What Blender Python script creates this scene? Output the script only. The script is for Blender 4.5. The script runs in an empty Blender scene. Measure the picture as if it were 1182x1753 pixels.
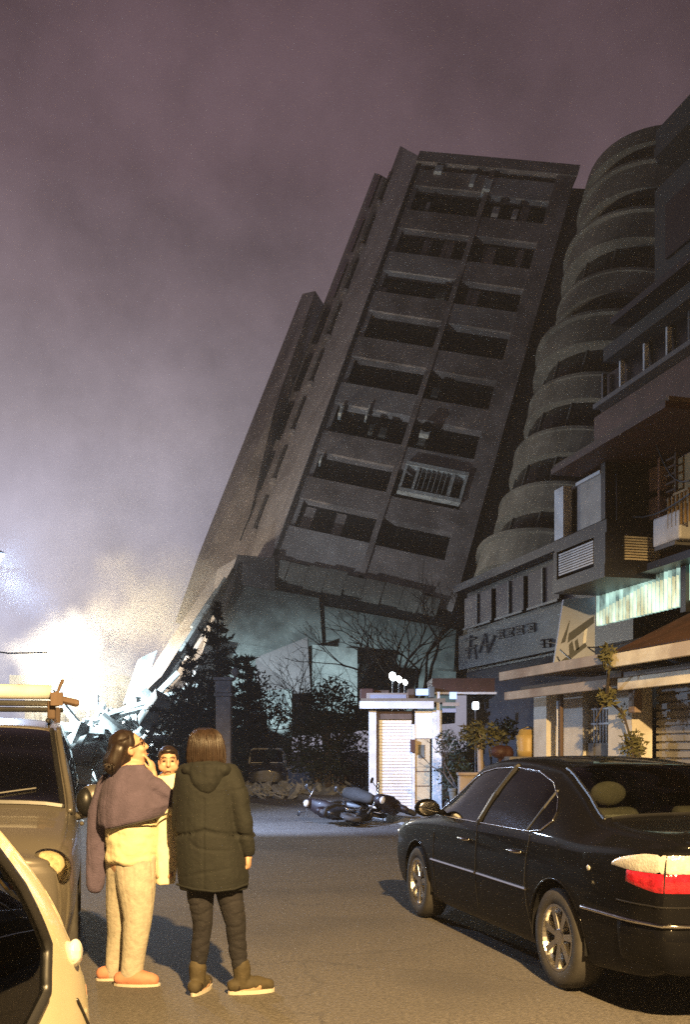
import bpy, bmesh, math, random
import numpy as np
from mathutils import Vector, Matrix, noise as mnoise

rnd = random.Random(7)
scene = bpy.context.scene
C = scene.collection
R = math.radians
FPX = 1700.0          # focal length in photo pixels
CAMH = 1.5            # eye height
HZ = 1280.0           # horizon row in the photo

# ------------------------------------------------------------------ camera
cam_d = bpy.data.cameras.new("camera")
cam = bpy.data.objects.new("camera", cam_d)
C.objects.link(cam)
cam.location = (0, 0, CAMH)
cam.rotation_euler = (R(90), 0, 0)
cam_d.sensor_fit = 'VERTICAL'
cam_d.sensor_height = 36.0
cam_d.lens = FPX / 1753 * 36
cam_d.shift_y = (HZ - 876.5) / 1753
cam_d.clip_start = 0.05
cam_d.clip_end = 3000
scene.camera = cam

# ------------------------------------------------------------------ exposure
scene.view_settings.view_transform = 'Standard'
scene.view_settings.look = 'None'
scene.view_settings.exposure = 0
scene.view_settings.gamma = 1
scene.cycles.max_bounces = 6
scene.cycles.volume_bounces = 1
scene.cycles.transparent_max_bounces = 12
scene.cycles.volume_step_rate = 1.0
scene.cycles.sample_clamp_indirect = 3.0
scene.cycles.sample_clamp_direct = 30.0
scene.cycles.use_denoising = False

# ------------------------------------------------------------------ night sky
world = bpy.data.worlds.new("World")
scene.world = world
world.use_nodes = True
wn = world.node_tree.nodes; wl = world.node_tree.links
wn.clear()
w_out = wn.new('ShaderNodeOutputWorld'); w_bg = wn.new('ShaderNodeBackground')
w_tc = wn.new('ShaderNodeTexCoord'); w_sep = wn.new('ShaderNodeSeparateXYZ')
w_ramp = wn.new('ShaderNodeValToRGB')
w_noise = wn.new('ShaderNodeTexNoise'); w_noise.inputs['Scale'].default_value = 2.6
w_noise.inputs['Detail'].default_value = 6; w_noise.inputs['Roughness'].default_value = 0.62
w_nr = wn.new('ShaderNodeMapRange')
w_nr.inputs['From Min'].default_value = 0.3; w_nr.inputs['From Max'].default_value = 0.75
w_nr.inputs['To Min'].default_value = 0.42; w_nr.inputs['To Max'].default_value = 1.55
w_mul = wn.new('ShaderNodeMixRGB'); w_mul.blend_type = 'MULTIPLY'; w_mul.inputs[0].default_value = 1
wl.new(w_tc.outputs['Generated'], w_sep.inputs[0])
wl.new(w_sep.outputs['Z'], w_ramp.inputs[0])
wl.new(w_tc.outputs['Generated'], w_noise.inputs['Vector'])
wl.new(w_noise.outputs['Fac'], w_nr.inputs[0])
w_az = wn.new('ShaderNodeMapRange'); w_az.inputs['From Min'].default_value = -0.35; w_az.inputs['From Max'].default_value = 0.3
w_az.inputs['To Min'].default_value = 1.0; w_az.inputs['To Max'].default_value = 0.62
w_m2 = wn.new('ShaderNodeMath'); w_m2.operation = 'MULTIPLY'
w_fr = wn.new('ShaderNodeMapRange'); w_fr.inputs['From Min'].default_value = 0.05; w_fr.inputs['From Max'].default_value = 0.72
w_fr.inputs['To Min'].default_value = 0.12; w_fr.inputs['To Max'].default_value = 1.0     # the glow hangs over the rescue site only
w_m3 = wn.new('ShaderNodeMath'); w_m3.operation = 'MULTIPLY'
wl.new(w_sep.outputs['Y'], w_fr.inputs[0]); wl.new(w_fr.outputs[0], w_m3.inputs[0]); wl.new(w_az.outputs[0], w_m3.inputs[1])
wl.new(w_sep.outputs['X'], w_az.inputs[0]); wl.new(w_m3.outputs[0], w_m2.inputs[0]); wl.new(w_nr.outputs[0], w_m2.inputs[1])
wl.new(w_ramp.outputs[0], w_mul.inputs[1]); wl.new(w_m2.outputs[0], w_mul.inputs[2])
wl.new(w_mul.outputs[0], w_bg.inputs['Color']); wl.new(w_bg.outputs[0], w_out.inputs['Surface'])
els = w_ramp.color_ramp.elements
els[0].position = 0.0; els[0].color = (0.5, 0.48, 0.60, 1)
els[1].position = 1.0; els[1].color = (0.022, 0.014, 0.017, 1)
for p, c in ((0.22, (0.50, 0.46, 0.56, 1)), (0.30, (0.36, 0.31, 0.355, 1)), (0.40, (0.23, 0.175, 0.20, 1)), (0.5, (0.15, 0.10, 0.118, 1)), (0.64, (0.118, 0.072, 0.088, 1))):
    e = els.new(p); e.color = c
w_bg.inputs['Strength'].default_value = 1.0

# ------------------------------------------------------------------ lamps of the place
def lamp(name, loc, watts, color, radius=0.15, kind='POINT', target=None, spot=None, blend=0.5):
    d = bpy.data.lights.new(name, kind)
    d.energy = watts; d.color = color
    if kind in ('POINT', 'SPOT'): d.shadow_soft_size = radius
    if kind == 'SPOT': d.spot_size = R(spot); d.spot_blend = blend
    o = bpy.data.objects.new(name, d); C.objects.link(o); o.location = loc
    if target is not None:
        o.rotation_euler = (Vector(target) - Vector(loc)).to_track_quat('-Z', 'Y').to_euler()
    return o

# sodium street lamp above and behind the photographer
lamp("sodium_street_light", (1.6, -1.6, 6.1), 16000, (1.0, 0.65, 0.27), 0.12, 'SPOT', (1.6, -1.3, 0), 164.5, 0.12)
# cold street lamp at the left edge
lamp("cold_street_light", (-5.55, 15.8, 4.32), 900, (0.50, 0.68, 1.0), 0.15)
lamp("cold_street_light_beam", (-5.50, 15.7, 4.25), 8500, (0.44, 0.60, 1.0), 0.15, 'SPOT', (.8, 21.3, -.6), 56, 0.7)
# rescue floodlights by the rubble
lamp("flood_light", (-15.2, 53.5, 6.6), 9500, (1.0, 0.86, 0.60), 0.3)
lamp("flood_light", (-17.5, 37.0, 6.0), 120000, (0.70, 0.92, 1.0), 0.3, 'SPOT', (-10.5, 46.0, 2.4), 56, 0.9)  # unseen flood added out of frame at left to light the rubble
lamp("flood_light", (-11.8, 45.0, 3.6), 6000, (0.80, 0.93, 1.0), 0.3)

# ------------------------------------------------------------------ helpers
D_ = Vector((-0.25, 0.968, 0)).normalized()     # street direction
N_ = Vector((D_.y, -D_.x, 0))                   # to the right of the street

def U(px, py, Y):
    return Vector(((px - 591) * Y / FPX, Y, CAMH + (HZ - py) * Y / FPX))
def W(u, v, z):
    p = D_ * u + N_ * v
    return Vector((p.x, p.y, z))
def on_v(px, py, v):
    k = (px - 591) / FPX
    Y = v / (N_.x * k + N_.y)
    X = k * Y
    return (D_.x * X + D_.y * Y, CAMH + (HZ - py) * Y / FPX)     # u, z
def GY(py): return FPX * CAMH / (py - HZ)

def tag(o, label=None, cat=None, group=None, kind=None):
    if label: o['label'] = label
    if cat: o['category'] = cat
    if group: o['group'] = group
    if kind: o['kind'] = kind
    return o
def empty(name, loc, label=None, cat=None, group=None, rz=0.0, rot=None, kind=None):
    o = bpy.data.objects.new(name, None); C.objects.link(o)
    o.empty_display_size = 0.3
    o.location = loc
    o.rotation_euler = rot if rot else (0, 0, rz)
    return tag(o, label, cat, group, kind)
def rootloc(o):
    while o.parent: o = o.parent
    return Vector(o.location)

class MB:
    def __init__(s): s.v = []; s.f = []
    def add(s, vs, fs):
        n = len(s.v); s.v += [tuple(v) for v in vs]; s.f += [tuple(i + n for i in f) for f in fs]
        return s
    def hexa(s, p):     # 8 points: bottom ring 0-3, top ring 4-7
        return s.add(p, [(0,3,2,1),(4,5,6,7),(0,1,5,4),(1,2,6,5),(2,3,7,6),(3,0,4,7)])
    def box(s, c, d, rot=None):
        x, y, z = d[0]/2, d[1]/2, d[2]/2
        p = [Vector(q) for q in ((-x,-y,-z),(x,-y,-z),(x,y,-z),(-x,y,-z),(-x,-y,z),(x,-y,z),(x,y,z),(-x,y,z))]
        if rot is not None: p = [rot @ q for q in p]
        return s.hexa([q + Vector(c) for q in p])
    def wbox(s, u0, u1, v0, v1, z0, z1):      # box in street coordinates
        return s.hexa([W(u0,v0,z0),W(u0,v1,z0),W(u1,v1,z0),W(u1,v0,z0),W(u0,v0,z1),W(u0,v1,z1),W(u1,v1,z1),W(u1,v0,z1)])
    def rings(s, rs, cap=True, closed=True):
        n = len(rs[0]); vs = [p for r in rs for p in r]; fs = []
        for i in range(len(rs)-1):
            for j in range(n if closed else n-1):
                a = i*n+j; b = i*n+(j+1) % n
                fs.append((a, b, b+n, a+n))
        if cap and closed:
            fs.append(tuple(range(n-1, -1, -1))); fs.append(tuple(range((len(rs)-1)*n, len(rs)*n)))
        return s.add(vs, fs)
    def tube(s, path, rad, seg=10, flat=1.0, flatdir=None, roundcap=True):
        P = [Vector(p) for p in path]
        if not hasattr(rad, '__len__'): rad = [rad]*len(P)
        rad = list(rad)
        if roundcap and len(P) > 1:
            a = (P[0]-P[1]).normalized(); b = (P[-1]-P[-2]).normalized()
            r0, r1 = rad[0], rad[-1]
            P = [P[0]+a*r0*0.9, P[0]+a*r0*0.6] + P + [P[-1]+b*r1*0.6, P[-1]+b*r1*0.9]
            rad = [r0*0.35, r0*0.8] + rad + [r1*0.8, r1*0.35]
        rs = []
        up = None
        for i, p in enumerate(P):
            t = (P[min(i+1, len(P)-1)] - P[max(i-1, 0)]).normalized()
            if flatdir is not None: x = Vector(flatdir) - t*t.dot(Vector(flatdir))
            elif up is None:
                x = t.orthogonal()
            else: x = up - t*t.dot(up)
            if x.length < 1e-6: x = t.orthogonal()
            x.normalize(); up = x; y = t.cross(x)
            rs.append([p + x*math.cos(2*math.pi*k/seg)*rad[i] + y*math.sin(2*math.pi*k/seg)*rad[i]*flat for k in range(seg)])
        return s.rings(rs)
    def ell(s, c, r, rot=None, seg=16, rows=10):
        c = Vector(c); rs = []
        for i in range(rows+1):
            a = -math.pi/2 + math.pi*(i+0.02)/(rows+0.04)
            ring = []
            for k in range(seg):
                b = 2*math.pi*k/seg
                q = Vector((math.cos(a)*math.cos(b)*r[0], math.cos(a)*math.sin(b)*r[1], math.sin(a)*r[2]))
                if rot is not None: q = rot @ q
                ring.append(c+q)
            rs.append(ring)
        return s.rings(rs)
    def prism(s, poly, off):
        poly = [Vector(p) for p in poly]; off = Vector(off); n = len(poly)
        return s.add(poly + [p+off for p in poly],
                     [tuple(range(n-1, -1, -1)), tuple(range(n, 2*n))] + [(i, (i+1) % n, (i+1) % n+n, i+n) for i in range(n)])
    def build(s, name, mat, parent=None, local=False, smooth=False, base=None):
        me = bpy.data.meshes.new(name)
        off = Vector((0, 0, 0))
        if parent is not None and not local: off = rootloc(parent)
        if parent is None and not local:
            if base is None:
                a = np.array(s.v); base = Vector(((a[:,0].min()+a[:,0].max())/2, (a[:,1].min()+a[:,1].max())/2, a[:,2].min()))
            off = Vector(base)
        vs = [(v[0]-off.x, v[1]-off.y, v[2]-off.z) for v in s.v]
        me.from_pydata(vs, [], s.f); me.update()
        bm = bmesh.new(); bm.from_mesh(me); bmesh.ops.recalc_face_normals(bm, faces=bm.faces); bm.to_mesh(me); bm.free()
        if smooth: me.polygons.foreach_set('use_smooth', [True]*len(me.polygons))
        o = bpy.data.objects.new(name, me); C.objects.link(o)
        if parent is None and not local: o.location = off
        if parent is not None: o.parent = parent
        if mat is not None: me.materials.append(mat)
        return o

def apply_mods(o):
    dg = bpy.context.evaluated_depsgraph_get()
    me = bpy.data.meshes.new_from_object(o.evaluated_get(dg))
    old = o.data; o.modifiers.clear(); o.data = me; bpy.data.meshes.remove(old)
    return o
def fuse(o, voxel, smooth=3, wrinkle=None):
    """melt overlapping shells of a mesh into one continuous skin"""
    m = o.modifiers.new('r', 'REMESH'); m.mode = 'VOXEL'; m.voxel_size = voxel; m.use_smooth_shade = True
    if smooth:
        k = o.modifiers.new('s', 'SMOOTH'); k.factor = 0.5; k.iterations = smooth
    apply_mods(o)
    if wrinkle:
        me = o.data
        for v in me.vertices:
            d = wrinkle(Vector(v.co))
            v.co = v.co + v.normal * d
        me.update()
    o.data.polygons.foreach_set('use_smooth', [True]*len(o.data.polygons))
    return o
def bevel(o, w=0.01, seg=2):
    m = o.modifiers.new('b', 'BEVEL'); m.width = w; m.segments = seg; m.limit_method = 'ANGLE'
    return o

# ------------------------------------------------------------------ materials
def nodes_of(name):
    m = bpy.data.materials.new(name); m.use_nodes = True
    nt = m.node_tree
    return m, nt, nt.nodes['Principled BSDF']
def mat(name, col, rough=0.6, metal=0.0, var=0.25, scale=6.0, bump=0.0, bscale=40.0, coat=0.0, stretch=None, spec=0.5, stain=None, sscale=1.0):
    m, nt, b = nodes_of(name)
    N = nt.nodes; Lk = nt.links
    tc = N.new('ShaderNodeTexCoord'); vec = tc.outputs['Object']
    if stretch:
        mp = N.new('ShaderNodeMapping'); mp.inputs['Scale'].default_value = stretch
        Lk.new(vec, mp.inputs[0]); vec = mp.outputs[0]
    nz = N.new('ShaderNodeTexNoise'); nz.inputs['Scale'].default_value = scale; nz.inputs['Detail'].default_value = 6
    nz.inputs['Roughness'].default_value = 0.6
    Lk.new(vec, nz.inputs['Vector'])
    cr = N.new('ShaderNodeValToRGB')
    cr.color_ramp.elements[0].position = 0.3; cr.color_ramp.elements[1].position = 0.7
    cr.color_ramp.elements[0].color = tuple(max(0, c*(1-var)) for c in col) + (1,)
    cr.color_ramp.elements[1].color = tuple(min(1, c*(1+var*0.7)) for c in col) + (1,)
    Lk.new(nz.outputs['Fac'], cr.inputs[0])
    out = cr.outputs[0]
    if stain:
        n2 = N.new('ShaderNodeTexNoise'); n2.inputs['Scale'].default_value = sscale; n2.inputs['Detail'].default_value = 5
        Lk.new(tc.outputs['Object'], n2.inputs['Vector'])
        r2 = N.new('ShaderNodeMapRange'); r2.inputs['From Min'].default_value = 0.48; r2.inputs['From Max'].default_value = 0.66
        Lk.new(n2.outputs['Fac'], r2.inputs[0])
        mx = N.new('ShaderNodeMixRGB'); mx.inputs[2].default_value = tuple(stain) + (1,)
        Lk.new(r2.outputs[0], mx.inputs[0]); Lk.new(out, mx.inputs[1]); out = mx.outputs[0]
    Lk.new(out, b.inputs['Base Color'])
    b.inputs['Roughness'].default_value = rough; b.inputs['Metallic'].default_value = metal
    b.inputs['Coat Weight'].default_value = coat; b.inputs['Coat Roughness'].default_value = 0.04
    b.inputs['Specular IOR Level'].default_value = spec
    if bump:
        n3 = N.new('ShaderNodeTexNoise'); n3.inputs['Scale'].default_value = bscale; n3.inputs['Detail'].default_value = 4
        Lk.new(vec, n3.inputs['Vector'])
        bp = N.new('ShaderNodeBump'); bp.inputs['Strength'].default_value = bump; bp.inputs['Distance'].default_value = 0.02
        Lk.new(n3.outputs['Fac'], bp.inputs['Height']); Lk.new(bp.outputs[0], b.inputs['Normal'])
    return m
def emis(name, col, strength, base=(0.5, 0.5, 0.5)):
    m, nt, b = nodes_of(name)
    b.inputs['Base Color'].default_value = base + (1,)
    b.inputs['Emission Color'].default_value = tuple(col) + (1,)
    b.inputs['Emission Strength'].default_value = strength
    return m
def glass(name, tint=(0.3, 0.33, 0.33), rough=0.02, ior=1.5):
    m = bpy.data.materials.new(name); m.use_nodes = True
    nt = m.node_tree; nt.nodes.clear()
    o = nt.nodes.new('ShaderNodeOutputMaterial'); mx = nt.nodes.new('ShaderNodeMixShader')
    t = nt.nodes.new('ShaderNodeBsdfTransparent'); g = nt.nodes.new('ShaderNodeBsdfGlossy')
    fr = nt.nodes.new('ShaderNodeFresnel'); fr.inputs['IOR'].default_value = ior
    t.inputs['Color'].default_value = tint + (1,)
    g.inputs['Roughness'].default_value = rough
    nt.links.new(fr.outputs[0], mx.inputs[0]); nt.links.new(t.outputs[0], mx.inputs[1]); nt.links.new(g.outputs[0], mx.inputs[2])
    nt.links.new(mx.outputs[0], o.inputs['Surface'])
    return m

def asphalt_mat():
    m = mat('asphalt', (0.120, 0.108, 0.097), 0.88, var=0.45, scale=36, bump=0.8, bscale=80, stain=(0.075, 0.068, 0.064), sscale=0.45)
    nt = m.node_tree; N = nt.nodes; L = nt.links; b = N['Principled BSDF']
    src = b.inputs['Base Color'].links[0].from_socket
    tc = N.new('ShaderNodeTexCoord'); nz = N.new('ShaderNodeTexNoise'); nz.inputs['Scale'].default_value = 1.6; nz.inputs['Detail'].default_value = 5
    L.new(tc.outputs['Object'], nz.inputs['Vector'])
    ad = N.new('ShaderNodeMixRGB'); ad.inputs[0].default_value = .45; L.new(tc.outputs['Object'], ad.inputs[1]); L.new(nz.outputs['Color'], ad.inputs[2])
    vo = N.new('ShaderNodeTexVoronoi'); vo.feature = 'DISTANCE_TO_EDGE'; vo.inputs['Scale'].default_value = .75; L.new(ad.outputs[0], vo.inputs['Vector'])
    mr = N.new('ShaderNodeMapRange'); mr.inputs['From Max'].default_value = .010; mr.inputs['To Min'].default_value = .35; mr.inputs['To Max'].default_value = 0
    L.new(vo.outputs['Distance'], mr.inputs[0])
    v2 = N.new('ShaderNodeTexVoronoi'); v2.inputs['Scale'].default_value = 90; L.new(tc.outputs['Object'], v2.inputs['Vector'])   # pale stone chips
    m2 = N.new('ShaderNodeMapRange'); m2.inputs['From Min'].default_value = .16; m2.inputs['From Max'].default_value = .08; m2.inputs['To Max'].default_value = .55; L.new(v2.outputs['Distance'], m2.inputs[0])
    x1 = N.new('ShaderNodeMixRGB'); x1.inputs[2].default_value = (.24, .225, .20, 1); L.new(m2.outputs[0], x1.inputs[0]); L.new(src, x1.inputs[1])
    x2 = N.new('ShaderNodeMixRGB'); x2.inputs[2].default_value = (.03, .028, .027, 1); L.new(mr.outputs[0], x2.inputs[0]); L.new(x1.outputs[0], x2.inputs[1])
    L.new(x2.outputs[0], b.inputs['Base Color'])
    return m
M = {}
M['asphalt'] = asphalt_mat()
M['pavement'] = mat('pavement', (0.20, 0.19, 0.18), 0.85, var=0.3, scale=9, bump=0.3, bscale=60)
M['kerb'] = mat('kerb', (0.26, 0.25, 0.23), 0.85, var=0.3, scale=7, bump=0.3)
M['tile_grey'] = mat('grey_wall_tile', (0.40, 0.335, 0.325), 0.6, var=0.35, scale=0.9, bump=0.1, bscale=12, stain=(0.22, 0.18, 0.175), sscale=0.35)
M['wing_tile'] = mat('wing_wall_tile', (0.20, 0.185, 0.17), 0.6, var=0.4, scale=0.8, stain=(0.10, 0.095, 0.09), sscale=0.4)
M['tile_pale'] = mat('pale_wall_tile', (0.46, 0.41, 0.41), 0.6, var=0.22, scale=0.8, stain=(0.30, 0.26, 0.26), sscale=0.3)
M['tile_dark'] = mat('dark_wall_tile', (0.06, 0.05, 0.052), 0.6, var=0.35, scale=0.6)
M['base_wall'] = mat('grimy_base_wall', (0.115, 0.125, 0.12), 0.8, var=0.5, scale=1.1, bump=0.4, bscale=6, stain=(0.05, 0.055, 0.055), sscale=0.5)
M['dark_window'] = mat('dark_window_glass', (0.012, 0.012, 0.014), 0.3, var=0.6, scale=0.7)
M['window_frame'] = mat('window_frame_metal', (0.12, 0.12, 0.12), 0.45, 0.2, var=0.2)
M['white_paint'] = mat('white_painted_metal', (0.70, 0.71, 0.72), 0.45, var=0.15, scale=3, stain=(0.5, 0.49, 0.47), sscale=2.0)
M['concrete'] = mat('broken_concrete', (0.34, 0.35, 0.35), 0.85, var=0.4, scale=3.0, bump=0.5, bscale=14, stain=(0.14, 0.15, 0.15), sscale=0.8)
M['plaster'] = mat('cream_plaster', (0.74, 0.70, 0.62), 0.7, var=0.15, scale=2.5, bump=0.08, bscale=50, stain=(0.55, 0.50, 0.42), sscale=1.2)
M['stone'] = mat('pillar_stone', (0.32, 0.30, 0.31), 0.8, var=0.3, scale=4, bump=0.3, bscale=25)
M['bark'] = mat('bark', (0.075, 0.06, 0.05), 0.9, var=0.4, scale=6, bump=0.5, bscale=20)
M['needles'] = mat('conifer_needles', (0.022, 0.04, 0.036), 0.7, var=0.6, scale=2.5)
M['leaves'] = mat('dark_leaves', (0.028, 0.042, 0.028), 0.55, var=0.6, scale=2.5)
M['leaves_dry'] = mat('olive_leaves', (0.12, 0.115, 0.05), 0.6, var=0.5, scale=3)
M['leaves_orange'] = mat('orange_leaves', (0.42, 0.17, 0.05), 0.6, var=0.5, scale=6)
M['black_paint'] = mat('black_car_paint', (0.004, 0.004, 0.005), 0.5, var=0.2, coat=0.32, scale=2, spec=0.02)
M['gold_paint'] = mat('bronze_car_paint', (0.155, 0.14, 0.12), 0.36, 0.4, var=0.08, coat=0.7, scale=2)
M['silver_paint'] = mat('pale_car_paint', (0.72, 0.64, 0.44), 0.3, 0.25, var=0.06, coat=0.8, scale=2)
M['dark_paint'] = mat('dark_grey_paint', (0.03, 0.032, 0.036), 0.35, var=0.2, coat=0.5)
M['chrome'] = mat('chrome', (0.75, 0.74, 0.72), 0.13, 1.0, var=0.05)
M['alloy'] = mat('wheel_alloy', (0.62, 0.60, 0.56), 0.25, 1.0, var=0.1)
M['rubber'] = mat('black_rubber', (0.022, 0.021, 0.02), 0.75, var=0.3, scale=12)
M['tyre'] = mat('tyre_rubber', (0.045, 0.042, 0.04), 0.8, var=0.3, scale=12)
M['blackplastic'] = mat('black_plastic', (0.012, 0.012, 0.013), 0.4, var=0.3)
M['car_glass'] = glass('tinted_car_glass', (0.34, 0.37, 0.36))
M['dark_glass'] = glass('dark_tinted_glass', (0.05, 0.05, 0.055))
M['lens'] = glass('clear_lamp_lens', (0.9, 0.9, 0.88))
M['lamp_shell'] = mat('lamp_reflector', (0.78, 0.66, 0.42), 0.25, 0.35, var=0.35, scale=30)
M['upholstery'] = mat('beige_upholstery', (0.20, 0.175, 0.13), 0.85, var=0.15, scale=20)
M['dark_cloth'] = mat('dark_interior_cloth', (0.035, 0.032, 0.03), 0.9, var=0.2)
M['red_lens'] = mat('red_lamp_lens', (0.42, 0.012, 0.025), 0.10, var=0.55, scale=26, coat=1)
M['clear_lens'] = mat('clear_tail_lens', (0.90, 0.85, 0.78), 0.14, 0.45, var=0.22, scale=26, coat=1)
def prismatic(m, sc):
    nt = m.node_tree; N = nt.nodes; b = N['Principled BSDF']; tc = N.new('ShaderNodeTexCoord')
    v = N.new('ShaderNodeTexVoronoi'); v.inputs['Scale'].default_value = sc; nt.links.new(tc.outputs['Object'], v.inputs['Vector'])
    bp = N.new('ShaderNodeBump'); bp.inputs['Strength'].default_value = .3; bp.inputs['Distance'].default_value = .006
    nt.links.new(v.outputs['Distance'], bp.inputs['Height']); nt.links.new(bp.outputs[0], b.inputs['Normal'])
prismatic(M['red_lens'], 70); prismatic(M['clear_lens'], 70)
M['skin'] = mat('skin', (0.50, 0.31, 0.20), 0.55, var=0.08, scale=12)
M['hair'] = mat('black_hair', (0.022, 0.014, 0.011), 0.42, var=0.4, scale=40, stretch=(1, 1, 0.08))
M['hair_brown'] = mat('brown_hair', (0.03, 0.018, 0.012), 0.42, var=0.5, scale=60, stretch=(1, 1, 0.06))
M['parka'] = mat('dark_olive_parka', (0.007, 0.0082, 0.0068), 0.85, var=0.3, scale=9, bump=0.35, bscale=26)
M['jeans'] = mat('dark_jeans', (0.011, 0.010, 0.013), 0.85, var=0.35, scale=10, bump=0.3, bscale=60)
M['boot'] = mat('brown_suede', (0.055, 0.042, 0.02), 0.8, var=0.3, scale=14, bump=0.2)
M['boot_toe'] = mat('dark_leather', (0.03, 0.022, 0.014), 0.35, var=0.3)
M['sole'] = mat('pale_sole', (0.5, 0.45, 0.36), 0.7, var=0.15)
M['shawl'] = mat('mauve_wool', (0.085, 0.066, 0.105), 0.95, var=0.22, scale=12, bump=0.4, bscale=120)
M['yellow_cloth'] = mat('pale_yellow_cloth', (0.60, 0.52, 0.33), 0.85, var=0.14, scale=7, bump=0.2, bscale=35)
M['pyjama'] = mat('checked_pyjama_cloth', (0.40, 0.36, 0.28), 0.9, var=0.22, scale=26, bump=0.25, bscale=40)
M['white_cloth'] = mat('cream_cloth', (0.74, 0.66, 0.46), 0.9, var=0.1, scale=8, bump=0.2, bscale=30)
M['slipper'] = mat('pink_slipper', (0.48, 0.20, 0.12), 0.7, var=0.2, scale=14)
M['maroon'] = mat('maroon_metal', (0.06, 0.022, 0.017), 0.6, var=0.3, scale=5)
M['rust_sheet'] = mat('rusty_sheet', (0.035, 0.015, 0.011), 0.75, var=0.5, scale=4)
M['ochre'] = mat('ochre_board', (0.40, 0.27, 0.11), 0.6, var=0.3, scale=4)
M['redwall'] = mat('reddish_render', (0.13, 0.065, 0.05), 0.7, var=0.3, scale=3)
M['navy_wall'] = mat('dark_blue_cladding', (0.010, 0.010, 0.015), 0.45, var=0.4, scale=1.2)
M['grey_wall'] = mat('dark_grey_render', (0.032, 0.031, 0.033), 0.75, var=0.35, scale=1.2, stain=(0.03, 0.03, 0.03), sscale=0.8)
M['fascia'] = mat('cream_fascia_board', (0.82, 0.74, 0.55), 0.6, var=0.2, scale=3, stain=(0.45, 0.36, 0.24), sscale=1.6)
M['fascia_old'] = mat('weathered_fascia_board', (0.36, 0.30, 0.25), 0.7, var=0.3, scale=3, stain=(0.22, 0.15, 0.11), sscale=1.2)
M['shutter'] = mat('shutter_steel', (0.62, 0.65, 0.70), 0.4, 0.15, var=0.1, scale=3)
M['shutter_grey'] = mat('old_shutter_steel', (0.34, 0.32, 0.29), 0.5, 0.3, var=0.25, scale=4)
M['cream_door'] = mat('cream_door', (0.55, 0.44, 0.28), 0.6, var=0.15, scale=4)
M['sign_blue'] = mat('pale_blue_sign', (0.27, 0.30, 0.40), 0.5, var=0.15, scale=2)
M['sign_grey'] = mat('grey_sign_board', (0.12, 0.135, 0.135), 0.6, var=0.35, scale=2.2)
M['sign_ink'] = mat('dark_sign_ink', (0.035, 0.04, 0.048), 0.6, var=0.3)
M['wood'] = mat('brown_wood', (0.13, 0.085, 0.06), 0.8, var=0.4, scale=4, stretch=(1, 1, 0.2))
M['yellow_plastic'] = mat('yellow_plastic', (0.50, 0.34, 0.10), 0.45, var=0.15, scale=4)
M['cable'] = mat('cable_sheath', (0.5, 0.5, 0.52), 0.5, var=0.1)
M['lamp_on'] = emis('lit_lamp', (0.85, 0.93, 1.0), 40)
M['lamp_warm'] = emis('lit_floodlight', (1.0, 0.94, 0.80), 60)
M['lamp_small'] = emis('lit_small_lamp', (0.75, 0.88, 1.0), 6)
M['lamp_blue'] = emis('lit_blue_sign', (0.30, 0.50, 1.0), 1.2)

# lit corrugated sheet: light behind it shows through in vertical ribs
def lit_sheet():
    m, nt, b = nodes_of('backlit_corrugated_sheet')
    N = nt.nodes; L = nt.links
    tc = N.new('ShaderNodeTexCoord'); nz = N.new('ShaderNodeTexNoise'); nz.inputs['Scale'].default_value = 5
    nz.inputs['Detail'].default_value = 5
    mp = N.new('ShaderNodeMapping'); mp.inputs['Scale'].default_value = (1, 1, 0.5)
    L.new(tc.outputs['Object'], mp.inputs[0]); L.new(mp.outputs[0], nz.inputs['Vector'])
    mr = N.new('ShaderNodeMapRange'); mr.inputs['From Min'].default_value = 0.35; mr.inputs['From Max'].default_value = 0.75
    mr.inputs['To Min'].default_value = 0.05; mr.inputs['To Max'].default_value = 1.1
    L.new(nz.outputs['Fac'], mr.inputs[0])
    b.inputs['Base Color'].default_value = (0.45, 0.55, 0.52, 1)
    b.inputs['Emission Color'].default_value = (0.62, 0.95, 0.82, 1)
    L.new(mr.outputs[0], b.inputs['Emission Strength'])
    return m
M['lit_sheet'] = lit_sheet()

# ------------------------------------------------------------------ ground
g = MB()
S = 200
g.add([(-S, -40, 0), (S, -40, 0), (S, 330, 0), (-S, 330, 0)], [(0, 1, 2, 3)])
tag(g.build('road', M['asphalt'], base=(0, 0, 0)), kind='structure')
g = MB(); g.wbox(2, 60, 6.05, 14, -0.05, 0.13)
tag(g.build('pavement', M['pavement']), kind='structure')
g = MB()
for i in range(58): g.wbox(2+i, 2.985+i, 5.9, 6.047, -0.05, 0.145)
tag(bevel(g.build('kerb', M['kerb']), 0.015), kind='structure')

def haze_box(dens):
    m = bpy.data.materials.new('night_haze'); m.use_nodes = True
    nt = m.node_tree; nt.nodes.clear()
    o = nt.nodes.new('ShaderNodeOutputMaterial'); v = nt.nodes.new('ShaderNodeVolumePrincipled')
    v.inputs['Color'].default_value = (0.86, 0.84, 0.9, 1); v.inputs['Density'].default_value = dens
    v.inputs['Anisotropy'].default_value = 0.2
    nt.links.new(v.outputs[0], o.inputs['Volume'])
    b = MB(); b.box((0, 145, 34), (410, 380, 70))
    h = b.build('haze', m); tag(h, kind='stuff')
    return h
haze_box(0.0007)
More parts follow.
